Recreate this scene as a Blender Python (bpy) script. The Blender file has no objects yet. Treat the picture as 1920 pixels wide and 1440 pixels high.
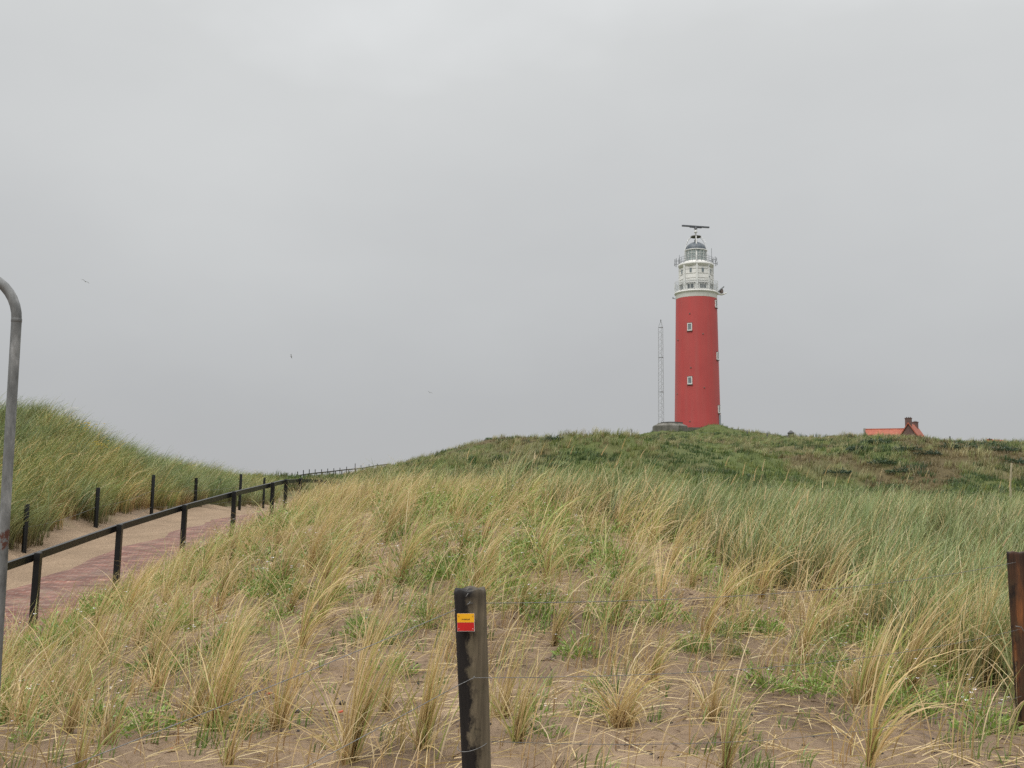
import bpy, math, random
import numpy as np
from mathutils import Vector, Matrix

rng = np.random.default_rng(7)
random.seed(7)
scene = bpy.context.scene
COL = scene.collection

# ------------------------------------------------------------------ camera
F = 2059.0                      # focal length in pixels of a 1920 px wide frame
TH = math.atan(226.0 / F)       # pitch up
RO = math.radians(0.5)          # slight roll
fwd = np.array([0, math.cos(TH), math.sin(TH)])
r0 = np.array([1.0, 0, 0]); u0 = np.array([0, -math.sin(TH), math.cos(TH)])
right = r0 * math.cos(RO) + u0 * math.sin(RO)
upv = -r0 * math.sin(RO) + u0 * math.cos(RO)

def P(px, py, d):
    """world point at forward distance d that a survey of the photograph puts at (px, py)"""
    v = fwd + right * ((px - 960) / F) + upv * ((720 - py) / F)
    return v * (d / v[1])

cd = bpy.data.cameras.new('camera')
cam = bpy.data.objects.new('camera', cd)
COL.objects.link(cam)
M = Matrix.Identity(4)
for i in range(3):
    M[i][0], M[i][1], M[i][2] = right[i], upv[i], -fwd[i]
cam.matrix_world = M
cd.sensor_width = 36.0
cd.lens = 36.0 * F / 1920
cd.clip_start = 0.05
cd.clip_end = 20000
scene.camera = cam

# ------------------------------------------------------------------ object helpers
def tag(o, label=None, cat=None, group=None, kind=None):
    if label: o['label'] = label
    if cat: o['category'] = cat
    if group: o['group'] = group
    if kind: o['kind'] = kind
    return o

def empty(name, loc, label=None, cat=None, group=None):
    o = bpy.data.objects.new(name, None)
    o.empty_display_size = 0.2
    COL.objects.link(o)
    o.location = Vector([float(c) for c in loc])
    return tag(o, label, cat, group)

def wloc(o):
    v = Vector((0, 0, 0))
    while o is not None:
        v = v + o.location
        o = o.parent
    return v

class MB:
    """collects shapes in world coordinates and links them as ONE mesh object"""
    def __init__(s):
        s.v = []; s.f = []; s.sm = []
    def add(s, vs, fs, smooth=False):
        b = len(s.v)
        s.v += [tuple(float(c) for c in p) for p in vs]
        s.f += [tuple(b + i for i in q) for q in fs]
        s.sm += [smooth] * len(fs)
        return s
    def box(s, c, size, rot=None, bev=0.0):
        x, y, z = [a / 2 for a in size]
        if bev > 0:
            b = bev
            pts = []
            prof = [(-x + b, -y), (x - b, -y), (x, -y + b), (x, y - b), (x - b, y), (-x + b, y), (-x, y - b), (-x, -y + b)]
            for zz, k in ((-z, 1 - b / max(x, y)), (-z + b, 1), (z - b, 1), (z, 1 - b / max(x, y))):
                pts += [(p[0] * k, p[1] * k, zz) for p in prof]
            fs = []
            for r in range(3):
                for i in range(8):
                    j = (i + 1) % 8
                    fs.append((r * 8 + i, r * 8 + j, r * 8 + 8 + j, r * 8 + 8 + i))
            fs.append(tuple(range(7, -1, -1))); fs.append(tuple(range(24, 32)))
        else:
            pts = [(-x, -y, -z), (x, -y, -z), (x, y, -z), (-x, y, -z), (-x, -y, z), (x, -y, z), (x, y, z), (-x, y, z)]
            fs = [(0, 3, 2, 1), (4, 5, 6, 7), (0, 1, 5, 4), (1, 2, 6, 5), (2, 3, 7, 6), (3, 0, 4, 7)]
        c = Vector(c)
        out = []
        for p in pts:
            q = Vector(p)
            if rot is not None: q = rot @ q
            out.append(q + c)
        return s.add(out, fs)
    def beam(s, a, b, w, h, up=(0, 0, 1)):
        a = Vector(a); b = Vector(b); d = (b - a); L = d.length; d.normalize()
        up = Vector(up); sx = d.cross(up)
        if sx.length < 1e-4: sx = d.cross(Vector((1, 0, 0)))
        sx.normalize(); uz = sx.cross(d).normalized()
        R = Matrix((sx, d, uz)).transposed()
        return s.box((a + b) / 2, (w, L, h), R, bev=min(w, h) * 0.12)
    def tube(s, pts, r, n=8, cap=True):
        pts = [Vector(p) for p in pts]
        rs = r if isinstance(r, (list, tuple)) else [r] * len(pts)
        vs = []; fs = []
        side = None
        for i, p in enumerate(pts):
            d = (pts[min(i + 1, len(pts) - 1)] - pts[max(i - 1, 0)]).normalized()
            if side is None:
                side = d.cross(Vector((0.31, 0.17, 0.93)))
                if side.length < 1e-3: side = d.cross(Vector((1, 0, 0)))
            side = (side - d * side.dot(d)).normalized()
            b = d.cross(side)
            for k in range(n):
                a = 2 * math.pi * k / n
                vs.append(p + (side * math.cos(a) + b * math.sin(a)) * rs[i])
        m = len(pts)
        for i in range(m - 1):
            for k in range(n):
                l = (k + 1) % n
                fs.append((i * n + k, i * n + l, (i + 1) * n + l, (i + 1) * n + k))
        s.add(vs, fs, True)
        if cap:
            s.add(vs[:n], [tuple(range(n - 1, -1, -1))]); s.add(vs[-n:], [tuple(range(n))])
        return s
    def lathe(s, c, prof, n=64, rot=0.0, smooth=True, cap=True):
        c = Vector(c); vs = []; fs = []
        for r, z in prof:
            for k in range(n):
                a = rot + 2 * math.pi * k / n
                vs.append(c + Vector((r * math.cos(a), r * math.sin(a), z)))
        for i in range(len(prof) - 1):
            for k in range(n):
                l = (k + 1) % n
                fs.append((i * n + k, i * n + l, (i + 1) * n + l, (i + 1) * n + k))
        s.add(vs, fs, smooth)
        if cap:
            if prof[0][0] > 1e-3: s.add(vs[:n], [tuple(range(n - 1, -1, -1))])
            if prof[-1][0] > 1e-3: s.add(vs[-n:], [tuple(range(n))])
        return s
    def build(s, name, mat, parent=None, world=True):
        off = wloc(parent) if (parent is not None and world) else Vector((0, 0, 0))
        me = bpy.data.meshes.new(name)
        me.from_pydata([(v[0] - off.x, v[1] - off.y, v[2] - off.z) for v in s.v], [], s.f)
        me.polygons.foreach_set('use_smooth', s.sm)
        if mat is not None: me.materials.append(mat)
        me.update()
        o = bpy.data.objects.new(name, me)
        COL.objects.link(o)
        if parent is not None: o.parent = parent
        return o

def solo(mb, name, mat, origin, label=None, cat=None, group=None, kind=None):
    """a thing that is one mesh, with its origin at its base"""
    o = mb.build(name, mat)
    off = Vector([float(c) for c in origin])
    o.data.transform(Matrix.Translation(-off)); o.location = off
    return tag(o, label, cat, group, kind)

def quick_mesh(name, verts, quads, mat, cols=None, smooth=True):
    me = bpy.data.meshes.new(name)
    n = len(verts); q = np.asarray(quads, dtype=np.int32)
    k = q.shape[1]
    me.vertices.add(n); me.vertices.foreach_set('co', np.asarray(verts, np.float32).ravel())
    me.loops.add(q.size); me.loops.foreach_set('vertex_index', q.ravel())
    me.polygons.add(len(q)); me.polygons.foreach_set('loop_start', np.arange(0, q.size, k, dtype=np.int32))
    me.polygons.foreach_set('use_smooth', np.full(len(q), smooth, dtype=bool))
    me.update(calc_edges=True)
    if cols is not None:
        at = me.attributes.new('Col', 'FLOAT_COLOR', 'POINT')
        c = np.ones((n, 4), np.float32); c[:, :3] = cols
        at.data.foreach_set('color', c.ravel())
    if mat: me.materials.append(mat)
    return me

def link(name, me):
    o = bpy.data.objects.new(name, me); COL.objects.link(o); return o

# ------------------------------------------------------------------ materials
def nmat(name):
    m = bpy.data.materials.new(name); m.use_nodes = True
    nt = m.node_tree; nt.nodes.clear()
    out = nt.nodes.new('ShaderNodeOutputMaterial')
    bs = nt.nodes.new('ShaderNodeBsdfPrincipled')
    nt.links.new(bs.outputs[0], out.inputs[0])
    return m, nt, bs, out

def N(nt, t, **kw):
    n = nt.nodes.new(t)
    for k, v in kw.items():
        if hasattr(n, k): setattr(n, k, v)
        else: n.inputs[k].default_value = v
    return n

def ramp(nt, fac, stops):
    r = nt.nodes.new('ShaderNodeValToRGB')
    e = r.color_ramp.elements
    while len(e) < len(stops): e.new(0.5)
    for i, (p, c) in enumerate(stops):
        e[i].position = p; e[i].color = (*c, 1) if len(c) == 3 else c
    nt.links.new(fac, r.inputs[0])
    return r.outputs[0]

def noise(nt, vec, scale, detail=5, rough=0.6, sc=None):
    n = N(nt, 'ShaderNodeTexNoise'); n.inputs['Scale'].default_value = scale
    n.inputs['Detail'].default_value = detail; n.inputs['Roughness'].default_value = rough
    if sc is not None:
        mp = N(nt, 'ShaderNodeMapping'); mp.inputs['Scale'].default_value = sc
        nt.links.new(vec, mp.inputs[0]); vec = mp.outputs[0]
    nt.links.new(vec, n.inputs['Vector'])
    return n.outputs[0]

def mixc(nt, fac, a, b, mode='MIX'):
    m = N(nt, 'ShaderNodeMix', data_type='RGBA', blend_type=mode)
    for sock, v in ((m.inputs[0], fac), (m.inputs[6], a), (m.inputs[7], b)):
        if isinstance(v, (int, float)): sock.default_value = v
        elif isinstance(v, tuple): sock.default_value = (*v, 1)
        else: nt.links.new(v, sock)
    return m.outputs[2]

def bump(nt, bs, h, strength=0.5, dist=0.02):
    b = N(nt, 'ShaderNodeBump'); b.inputs['Strength'].default_value = strength
    b.inputs['Distance'].default_value = dist
    nt.links.new(h, b.inputs['Height']); nt.links.new(b.outputs[0], bs.inputs['Normal'])

def worn(name, stops, scale=6, rough=0.6, sc=None, bs_=0.3, bd=0.01, metal=0.0, spec=0.5):
    """painted or raw surface with mottled tone and slight relief"""
    m, nt, bs, _ = nmat(name)
    tc = N(nt, 'ShaderNodeTexCoord').outputs['Object']
    f = noise(nt, tc, scale, 6, 0.65, sc)
    nt.links.new(ramp(nt, f, stops), bs.inputs['Base Color'])
    bs.inputs['Roughness'].default_value = rough; bs.inputs['Metallic'].default_value = metal
    bs.inputs['Specular IOR Level'].default_value = spec
    bump(nt, bs, f, bs_, bd)
    return m

def blade_mat(name, transl=0.25, jitter=0.25):
    m, nt, bs, out = nmat(name)
    at = N(nt, 'ShaderNodeAttribute', attribute_name='Col')
    oi = N(nt, 'ShaderNodeObjectInfo')
    mr = N(nt, 'ShaderNodeMapRange'); mr.inputs[3].default_value = 1 - jitter; mr.inputs[4].default_value = 1 + jitter
    nt.links.new(oi.outputs['Random'], mr.inputs[0])
    vm = N(nt, 'ShaderNodeVectorMath', operation='SCALE')
    nt.links.new(at.outputs['Color'], vm.inputs[0]); nt.links.new(mr.outputs[0], vm.inputs['Scale'])
    nt.links.new(vm.outputs[0], bs.inputs['Base Color'])
    bs.inputs['Roughness'].default_value = 0.42; bs.inputs['Specular IOR Level'].default_value = 0.5
    tr = N(nt, 'ShaderNodeBsdfTranslucent'); nt.links.new(vm.outputs[0], tr.inputs[0])
    mx = N(nt, 'ShaderNodeMixShader'); mx.inputs[0].default_value = transl
    nt.links.new(bs.outputs[0], mx.inputs[1]); nt.links.new(tr.outputs[0], mx.inputs[2])
    nt.links.new(mx.outputs[0], out.inputs[0])
    return m

MAT = {}
MAT['blade'] = blade_mat('dry_grass_blade', 0.35, 0.18)
MAT['turf'] = blade_mat('green_grass_blade', 0.2, 0.0)
MAT['leaf'] = blade_mat('herb_leaf', 0.2, 0.15)
MAT['petal'] = worn('white_petal', [(0.3, (0.62, 0.58, 0.62)), (0.7, (0.8, 0.78, 0.8))], 40, 0.6)
MAT['yellow_petal'] = worn('yellow_petal', [(0.3, (0.6, 0.4, 0.02)), (0.7, (0.75, 0.55, 0.04))], 40, 0.6)
MAT['black_wood'] = worn('black_stained_wood', [(0.3, (0.004, 0.004, 0.004)), (0.75, (0.013, 0.013, 0.012))], 9, 0.32, (1, 1, 0.25), 0.4, 0.006, spec=0.35)
MAT['wire'] = worn('galvanised_wire', [(0.3, (0.10, 0.10, 0.10)), (0.7, (0.28, 0.28, 0.27))], 60, 0.45, metal=0.6)
MAT['white'] = worn('white_masonry_paint', [(0.25, (0.62, 0.61, 0.57)), (0.5, (0.72, 0.71, 0.67)), (0.8, (0.78, 0.77, 0.74))], 0.7, 0.55, (1, 1, 0.3), 0.15, 0.02)
MAT['offwhite'] = worn('white_metal_paint', [(0.3, (0.58, 0.58, 0.55)), (0.7, (0.7, 0.7, 0.67))], 3, 0.45)
MAT['darkpane'] = worn('dark_window_glass', [(0.3, (0.03, 0.035, 0.04)), (0.7, (0.06, 0.07, 0.075))], 2, 0.15)
MAT['greypane'] = worn('grey_window_glass', [(0.3, (0.13, 0.16, 0.17)), (0.7, (0.2, 0.23, 0.24))], 2, 0.2)
MAT['dome'] = worn('dome_lead', [(0.3, (0.05, 0.065, 0.08)), (0.7, (0.10, 0.12, 0.135))], 1.5, 0.45, (1, 1, 0.2))
MAT['lantern'] = worn('lantern_glass', [(0.3, (0.2, 0.24, 0.23)), (0.7, (0.36, 0.4, 0.38))], 1.2, 0.2)
MAT['steel'] = worn('grey_steel', [(0.3, (0.16, 0.17, 0.18)), (0.7, (0.26, 0.27, 0.28))], 4, 0.5, metal=0.2)
MAT['mast'] = worn('mast_zinc', [(0.3, (0.26, 0.27, 0.275)), (0.7, (0.38, 0.39, 0.395))], 4, 0.5)
MAT['radar'] = worn('radar_grey', [(0.3, (0.06, 0.065, 0.075)), (0.7, (0.10, 0.105, 0.115))], 3, 0.5)
MAT['concrete'] = worn('mossy_concrete', [(0.25, (0.05, 0.05, 0.04)), (0.45, (0.11, 0.105, 0.085)), (0.6, (0.17, 0.16, 0.14)), (0.8, (0.23, 0.22, 0.19))], 1.1, 0.85, None, 0.6, 0.05)
MAT['stonecap'] = worn('pale_concrete', [(0.3, (0.22, 0.21, 0.18)), (0.7, (0.34, 0.33, 0.29))], 1.5, 0.8)
MAT['dark'] = worn('dark_metal', [(0.3, (0.03, 0.03, 0.03)), (0.7, (0.07, 0.07, 0.065))], 5, 0.5)
MAT['rustbrown'] = worn('brown_lamp_body', [(0.3, (0.10, 0.07, 0.055)), (0.7, (0.17, 0.12, 0.1))], 5, 0.5)
MAT['rooftile'] = worn('red_roof_tile', [(0.3, (0.27, 0.065, 0.034)), (0.5, (0.35, 0.09, 0.048)), (0.75, (0.40, 0.13, 0.075))], 2.0, 0.7, None, 0.5, 0.05)
MAT['housebrick'] = worn('brown_house_brick', [(0.3, (0.085, 0.05, 0.042)), (0.7, (0.17, 0.10, 0.085))], 3.0, 0.8, None, 0.5, 0.03)
MAT['gull'] = worn('gull_feather', [(0.3, (0.25, 0.25, 0.26)), (0.7, (0.4, 0.4, 0.41))], 3, 0.7)
MAT['darkstone'] = worn('dark_stone', [(0.3, (0.012, 0.012, 0.014)), (0.7, (0.05, 0.045, 0.045))], 20, 0.8, None, 0.6, 0.01)
MAT['redbrick_bit'] = worn('red_brick_chip', [(0.3, (0.38, 0.07, 0.03)), (0.7, (0.55, 0.12, 0.06))], 30, 0.8, None, 0.6, 0.005)
MAT['oldstake'] = worn('pale_stake', [(0.3, (0.28, 0.24, 0.15)), (0.7, (0.42, 0.36, 0.24))], 8, 0.8)
MAT['signyellow'] = worn('sign_yellow', [(0.3, (0.74, 0.36, 0.005)), (0.7, (0.82, 0.43, 0.01))], 25, 0.4, None, 0.05)
MAT['signred'] = worn('sign_red', [(0.3, (0.42, 0.006, 0.006)), (0.7, (0.52, 0.012, 0.01))], 25, 0.4, None, 0.05)
MAT['signback'] = worn('sign_edge', [(0.3, (0.55, 0.4, 0.38)), (0.7, (0.7, 0.6, 0.58))], 60, 0.5)
MAT['ink'] = worn('sign_ink', [(0.3, (0.05, 0.03, 0.01)), (0.7, (0.06, 0.035, 0.01))], 30, 0.6)

def tower_red():
    m, nt, bs, _ = nmat('red_tower_paint')
    tc = N(nt, 'ShaderNodeTexCoord').outputs['Object']
    big = noise(nt, tc, 0.22, 4, 0.6)
    streak = noise(nt, tc, 1.1, 5, 0.65, (1, 1, 0.05))
    base = ramp(nt, big, [(0.3, (0.385, 0.056, 0.052)), (0.7, (0.455, 0.068, 0.062))])  # red lightened and desaturated in the colour itself, standing in for distance haze
    c = mixc(nt, ramp(nt, streak, [(0.42, (0, 0, 0)), (0.7, (0.75, 0.75, 0.75))]), base, (0.38, 0.085, 0.075))
    nt.links.new(c, bs.inputs['Base Color'])
    bs.inputs['Roughness'].default_value = 0.5
    bs.inputs['Specular IOR Level'].default_value = 0.35
    bump(nt, bs, noise(nt, tc, 3.0, 4), 0.15, 0.02)
    return m
MAT['red'] = tower_red()

def tiles():
    m = MAT['rooftile']; nt = m.node_tree
    bs = [n for n in nt.nodes if n.type == 'BSDF_PRINCIPLED'][0]
    src = bs.inputs['Base Color'].links[0].from_socket
    tc = N(nt, 'ShaderNodeTexCoord').outputs['Object']
    w = N(nt, 'ShaderNodeTexWave', wave_type='BANDS', bands_direction='Z', wave_profile='SAW'); w.inputs['Scale'].default_value = 1.15; w.inputs['Distortion'].default_value = 0.4
    nt.links.new(tc, w.inputs['Vector'])
    f = noise(nt, tc, 0.8, 4)
    c = mixc(nt, 1.0, src, ramp(nt, w.outputs[0], [(0.0, (0.62, 0.6, 0.6)), (0.35, (1, 1, 1)), (1.0, (1.08, 1.08, 1.08))]), 'MULTIPLY')
    c = mixc(nt, ramp(nt, f, [(0.5, (0, 0, 0)), (0.75, (0.5, 0.5, 0.5))]), c, (0.2, 0.075, 0.05))
    nt.links.new(c, bs.inputs['Base Color'])
tiles()

def screen_mat():
    m, nt, bs, out = nmat('gallery_mesh_screen')
    bs.inputs['Base Color'].default_value = (0.36, 0.40, 0.41, 1); bs.inputs['Roughness'].default_value = 0.5
    tr = N(nt, 'ShaderNodeBsdfTransparent'); mx = N(nt, 'ShaderNodeMixShader'); mx.inputs[0].default_value = 0.22
    nt.links.new(tr.outputs[0], mx.inputs[1]); nt.links.new(bs.outputs[0], mx.inputs[2]); nt.links.new(mx.outputs[0], out.inputs[0])
    return m
MAT['screen'] = screen_mat()

def post_mat(name, light, dark, thresh, axis_scale, warm=None, lean=0.04):
    """weathered round post: raw grey-brown grain with a black wet stain along one side"""
    m, nt, bs, _ = nmat(name)
    tc = N(nt, 'ShaderNodeTexCoord').outputs['Object']
    grain = noise(nt, tc, 55, 6, 0.7, (1, 1, 0.045))
    mott = noise(nt, tc, 9, 5, 0.65)
    gcol = ramp(nt, grain, [(0.3, tuple(c * 0.55 for c in light)), (0.52, light), (0.75, tuple(min(1, c * 1.5) for c in light))])
    if warm:
        gcol = mixc(nt, ramp(nt, noise(nt, tc, 16, 4, 0.6, (1, 1, 0.12)), [(0.5, (0, 0, 0)), (0.68, (0.9, 0.9, 0.9))]), gcol, warm)
    moss = ramp(nt, mott, [(0.5, (0, 0, 0)), (0.75, (0.5, 0.5, 0.5))])
    gcol = mixc(nt, moss, gcol, (0.055, 0.055, 0.028))
    sx = N(nt, 'ShaderNodeSeparateXYZ'); nt.links.new(tc, sx.inputs[0])
    w = noise(nt, tc, 7, 5, 0.7, (1.5, 1.5, 0.9))
    a = N(nt, 'ShaderNodeMath', operation='MULTIPLY_ADD'); ln = N(nt, 'ShaderNodeMath', operation='MULTIPLY_ADD'); nt.links.new(sx.outputs['Z'], ln.inputs[0]); ln.inputs[1].default_value = lean; nt.links.new(sx.outputs['X'], ln.inputs[2])
    nt.links.new(ln.outputs[0], a.inputs[0])
    a.inputs[1].default_value = axis_scale; nt.links.new(w, a.inputs[2])
    fac = ramp(nt, a.outputs[0], [(thresh - 0.05, (1, 1, 1)), (thresh + 0.06, (0, 0, 0))])
    top = N(nt, 'ShaderNodeMath', operation='ADD')
    zz = N(nt, 'ShaderNodeMapRange'); zz.inputs[1].default_value = 1.18; zz.inputs[2].default_value = 1.31
    nt.links.new(sx.outputs['Z'], zz.inputs[0]); nt.links.new(zz.outputs[0], top.inputs[0])
    w2 = N(nt, 'ShaderNodeMath', operation='MULTIPLY_ADD'); nt.links.new(mott, w2.inputs[0]); w2.inputs[1].default_value = 0.9; w2.inputs[2].default_value = -0.5
    nt.links.new(w2.outputs[0], top.inputs[1])
    topf = ramp(nt, top.outputs[0], [(0.35, (0, 0, 0)), (0.8, (0.55, 0.55, 0.55))])
    dk = ramp(nt, grain, [(0.3, tuple(c * 0.5 for c in dark)), (0.7, tuple(c * 1.6 for c in dark))])
    c = mixc(nt, fac, gcol, dk)
    c = mixc(nt, topf, c, dk)
    nt.links.new(c, bs.inputs['Base Color'])
    bs.inputs['Roughness'].default_value = 0.7; bs.inputs['Specular IOR Level'].default_value = 0.3
    bump(nt, bs, grain, 0.6, 0.004)
    return m
MAT['post'] = post_mat('weathered_post', (0.145, 0.118, 0.078), (0.012, 0.010, 0.009), 0.45, 6.0)
MAT['wetpost'] = post_mat('wet_brown_post', (0.06, 0.028, 0.014), (0.016, 0.009, 0.007), 0.36, 3.0, (0.24, 0.085, 0.025))

def galv():
    m, nt, bs, _ = nmat('galvanised_tube')
    tc = N(nt, 'ShaderNodeTexCoord').outputs['Object']
    f = noise(nt, tc, 14, 6, 0.7, (1, 1, 0.35)); g = noise(nt, tc, 3.0, 4)
    c = ramp(nt, f, [(0.3, (0.07, 0.072, 0.07)), (0.52, (0.17, 0.175, 0.172)), (0.7, (0.33, 0.335, 0.33))])
    c = mixc(nt, ramp(nt, g, [(0.55, (0, 0, 0)), (0.72, (0.35, 0.35, 0.35))]), c, (0.10, 0.075, 0.06))
    sx = N(nt, 'ShaderNodeSeparateXYZ'); nt.links.new(tc, sx.inputs[0])
    band = N(nt, 'ShaderNodeMath', operation='MULTIPLY_ADD')     # a rusty scar at hand height
    nt.links.new(f, band.inputs[0]); band.inputs[1].default_value = 0.22; nt.links.new(sx.outputs['Z'], band.inputs[2])
    rust = ramp(nt, band.outputs[0], [(0.0, (0, 0, 0)), (0.5, (0, 0, 0))])
    ws = N(nt, 'ShaderNodeMath', operation='SUBTRACT'); nt.links.new(band.outputs[0], ws.inputs[0]); ws.inputs[1].default_value = 1.66
    ab = N(nt, 'ShaderNodeMath', operation='ABSOLUTE'); nt.links.new(ws.outputs[0], ab.inputs[0])
    rust = ramp(nt, ab.outputs[0], [(0.035, (1, 1, 1)), (0.05, (0, 0, 0))])
    patch = ramp(nt, noise(nt, tc, 30, 3), [(0.42, (0, 0, 0)), (0.5, (1, 1, 1))])
    rust = mixc(nt, 1.0, rust, patch, 'MULTIPLY')
    c = mixc(nt, rust, c, (0.085, 0.03, 0.018))
    nt.links.new(c, bs.inputs['Base Color']); bs.inputs['Metallic'].default_value = 0.25
    bs.inputs['Roughness'].default_value = 0.55
    bump(nt, bs, f, 0.2, 0.003)
    return m
MAT['galv'] = galv()

def ground_mat():
    m, nt, bs, _ = nmat('dune_sand')
    geo = N(nt, 'ShaderNodeNewGeometry').outputs['Position']
    at = N(nt, 'ShaderNodeAttribute', attribute_name='Col').outputs['Color']
    n1 = noise(nt, geo, 1.3, 6, 0.65); n2 = noise(nt, geo, 26, 5, 0.7); n3 = noise(nt, geo, 220, 3, 0.7)
    k = mixc(nt, 1.0, ramp(nt, n1, [(0.3, (0.8, 0.79, 0.78)), (0.7, (1.12, 1.12, 1.12))]), at, 'MULTIPLY')
    k = mixc(nt, 1.0, k, ramp(nt, n2, [(0.28, (0.5, 0.47, 0.45)), (0.47, (1, 1, 1)), (0.75, (1.15, 1.15, 1.15))]), 'MULTIPLY')
    k = mixc(nt, 1.0, k, ramp(nt, n3, [(0.3, (0.8, 0.8, 0.8)), (0.7, (1.15, 1.15, 1.15))]), 'MULTIPLY')
    nt.links.new(k, bs.inputs['Base Color'])
    bs.inputs['Roughness'].default_value = 0.9; bs.inputs['Specular IOR Level'].default_value = 0.2
    ad = N(nt, 'ShaderNodeMath', operation='MULTIPLY_ADD'); nt.links.new(n3, ad.inputs[0]); ad.inputs[1].default_value = 0.15; nt.links.new(n2, ad.inputs[2])
    bump(nt, bs, ad.outputs[0], 0.8, 0.03)
    return m
MAT['ground'] = ground_mat()

def path_mat():
    m, nt, bs, _ = nmat('clinker_paving')
    uv = N(nt, 'ShaderNodeTexCoord').outputs['UV']
    geo = N(nt, 'ShaderNodeNewGeometry').outputs['Position']
    br = N(nt, 'ShaderNodeTexBrick', offset=0.5)
    br.inputs['Color1'].default_value = (0.12, 0.046, 0.03, 1); br.inputs['Color2'].default_value = (0.19, 0.098, 0.07, 1)
    br.inputs['Mortar'].default_value = (0.2, 0.155, 0.125, 1); br.inputs['Scale'].default_value = 1.0
    br.inputs['Mortar Size'].default_value = 0.008; br.inputs['Brick Width'].default_value = 0.21; br.inputs['Row Height'].default_value = 0.10
    br.inputs['Bias'].default_value = 0.0
    nt.links.new(uv, br.inputs['Vector'])
    n1 = noise(nt, geo, 2.2, 5, 0.65); n2 = noise(nt, geo, 30, 4)
    c = mixc(nt, 1.0, br.outputs['Color'], ramp(nt, n1, [(0.3, (0.8, 0.8, 0.82)), (0.7, (1.25, 1.2, 1.25))]), 'MULTIPLY')
    st = noise(nt, uv, 1.0, 6, 0.75, (2.2, 5.0, 1))
    c = mixc(nt, 0.8, c, ramp(nt, st, [(0.32, (0.45, 0.36, 0.34)), (0.5, (0.85, 0.8, 0.76)), (0.66, (1.8, 1.75, 1.75))]), 'MULTIPLY')
    sand = ramp(nt, noise(nt, geo, 1.6, 6, 0.7), [(0.52, (0, 0, 0)), (0.7, (0.75, 0.75, 0.75))])
    c = mixc(nt, sand, c, (0.26, 0.185, 0.125))
    nt.links.new(c, bs.inputs['Base Color'])
    nt.links.new(ramp(nt, n1, [(0.3, (0.55, 0.55, 0.55)), (0.7, (0.85, 0.85, 0.85))]), bs.inputs['Roughness']); bs.inputs['Specular IOR Level'].default_value = 0.3
    inv = N(nt, 'ShaderNodeMath', operation='MULTIPLY_ADD'); nt.links.new(br.outputs['Fac'], inv.inputs[0]); inv.inputs[1].default_value = -1.0; nt.links.new(n2, inv.inputs[2])
    bump(nt, bs, inv.outputs[0], 0.6, 0.008)
    return m
MAT['path'] = path_mat()

# ------------------------------------------------------------------ terrain
def vnoise(x, y, seed=0):
    xi = np.floor(x).astype(np.int64); yi = np.floor(y).astype(np.int64)
    fx = x - xi; fy = y - yi
    fx = fx * fx * (3 - 2 * fx); fy = fy * fy * (3 - 2 * fy)
    def h(a, b):
        n = (a * 374761393 + b * 668265263 + seed * 974634777) & 0xffffffff
        n = ((n ^ (n >> 13)) * 1274126177) & 0xffffffff
        n = n ^ (n >> 16)
        return (n & 0xffff) / 65535.0
    return (h(xi, yi) * (1 - fx) + h(xi + 1, yi) * fx) * (1 - fy) + (h(xi, yi + 1) * (1 - fx) + h(xi + 1, yi + 1) * fx) * fy

def fbm(x, y, oct=4, seed=0):
    s = 0; a = 0.5; t = 0
    for i in range(oct):
        s = s + a * vnoise(x, y, seed + i * 17); t += a
        x = x * 2.03 + 11.3; y = y * 2.03 + 5.7; a *= 0.5
    return s / t * 2 - 1

def sstep(a, b, x):
    t = np.clip((x - a) / (b - a), 0, 1)
    return t * t * (3 - 2 * t)

# handrail tops surveyed along the path
RAIL = [P(-150, 1112, 11.7), P(72, 1037, 14.2), P(225, 984, 16.7), P(347, 947, 19.2), P(440, 922, 21.7), P(512, 905, 24.2), P(537, 899, 26.7), P(564, 897, 29.2), P(600, 898.5, 31.7), P(640, 903, 34)]
ry = np.array([p[1] for p in RAIL]); rx = np.array([p[0] for p in RAIL]); rz = np.array([p[2] for p in RAIL]) - 1.0
def rail_x(y): return np.interp(y, np.r_[4, ry, 60], np.r_[rx[0] - 0.5, rx, rx[-1] - 1.0])
def path_z(y): return np.interp(y, np.r_[3, 8, ry, 60], np.r_[rz[0] - 0.25, rz[0] - 0.22, rz, rz[-1] - 0.4])
LF = [P(51, 945, 20), P(184, 914, 24), P(288, 890, 29), P(452, 889, 36), P(496, 896, 43), P(538, 899, 52)]
lfy = np.array([p[1] for p in LF]); lfx = np.array([p[0] for p in LF])
def lfence_x(y): return np.interp(y, np.r_[8, lfy, 90], np.r_[lfx[0] - 0.7, lfx, -18.0])

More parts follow.
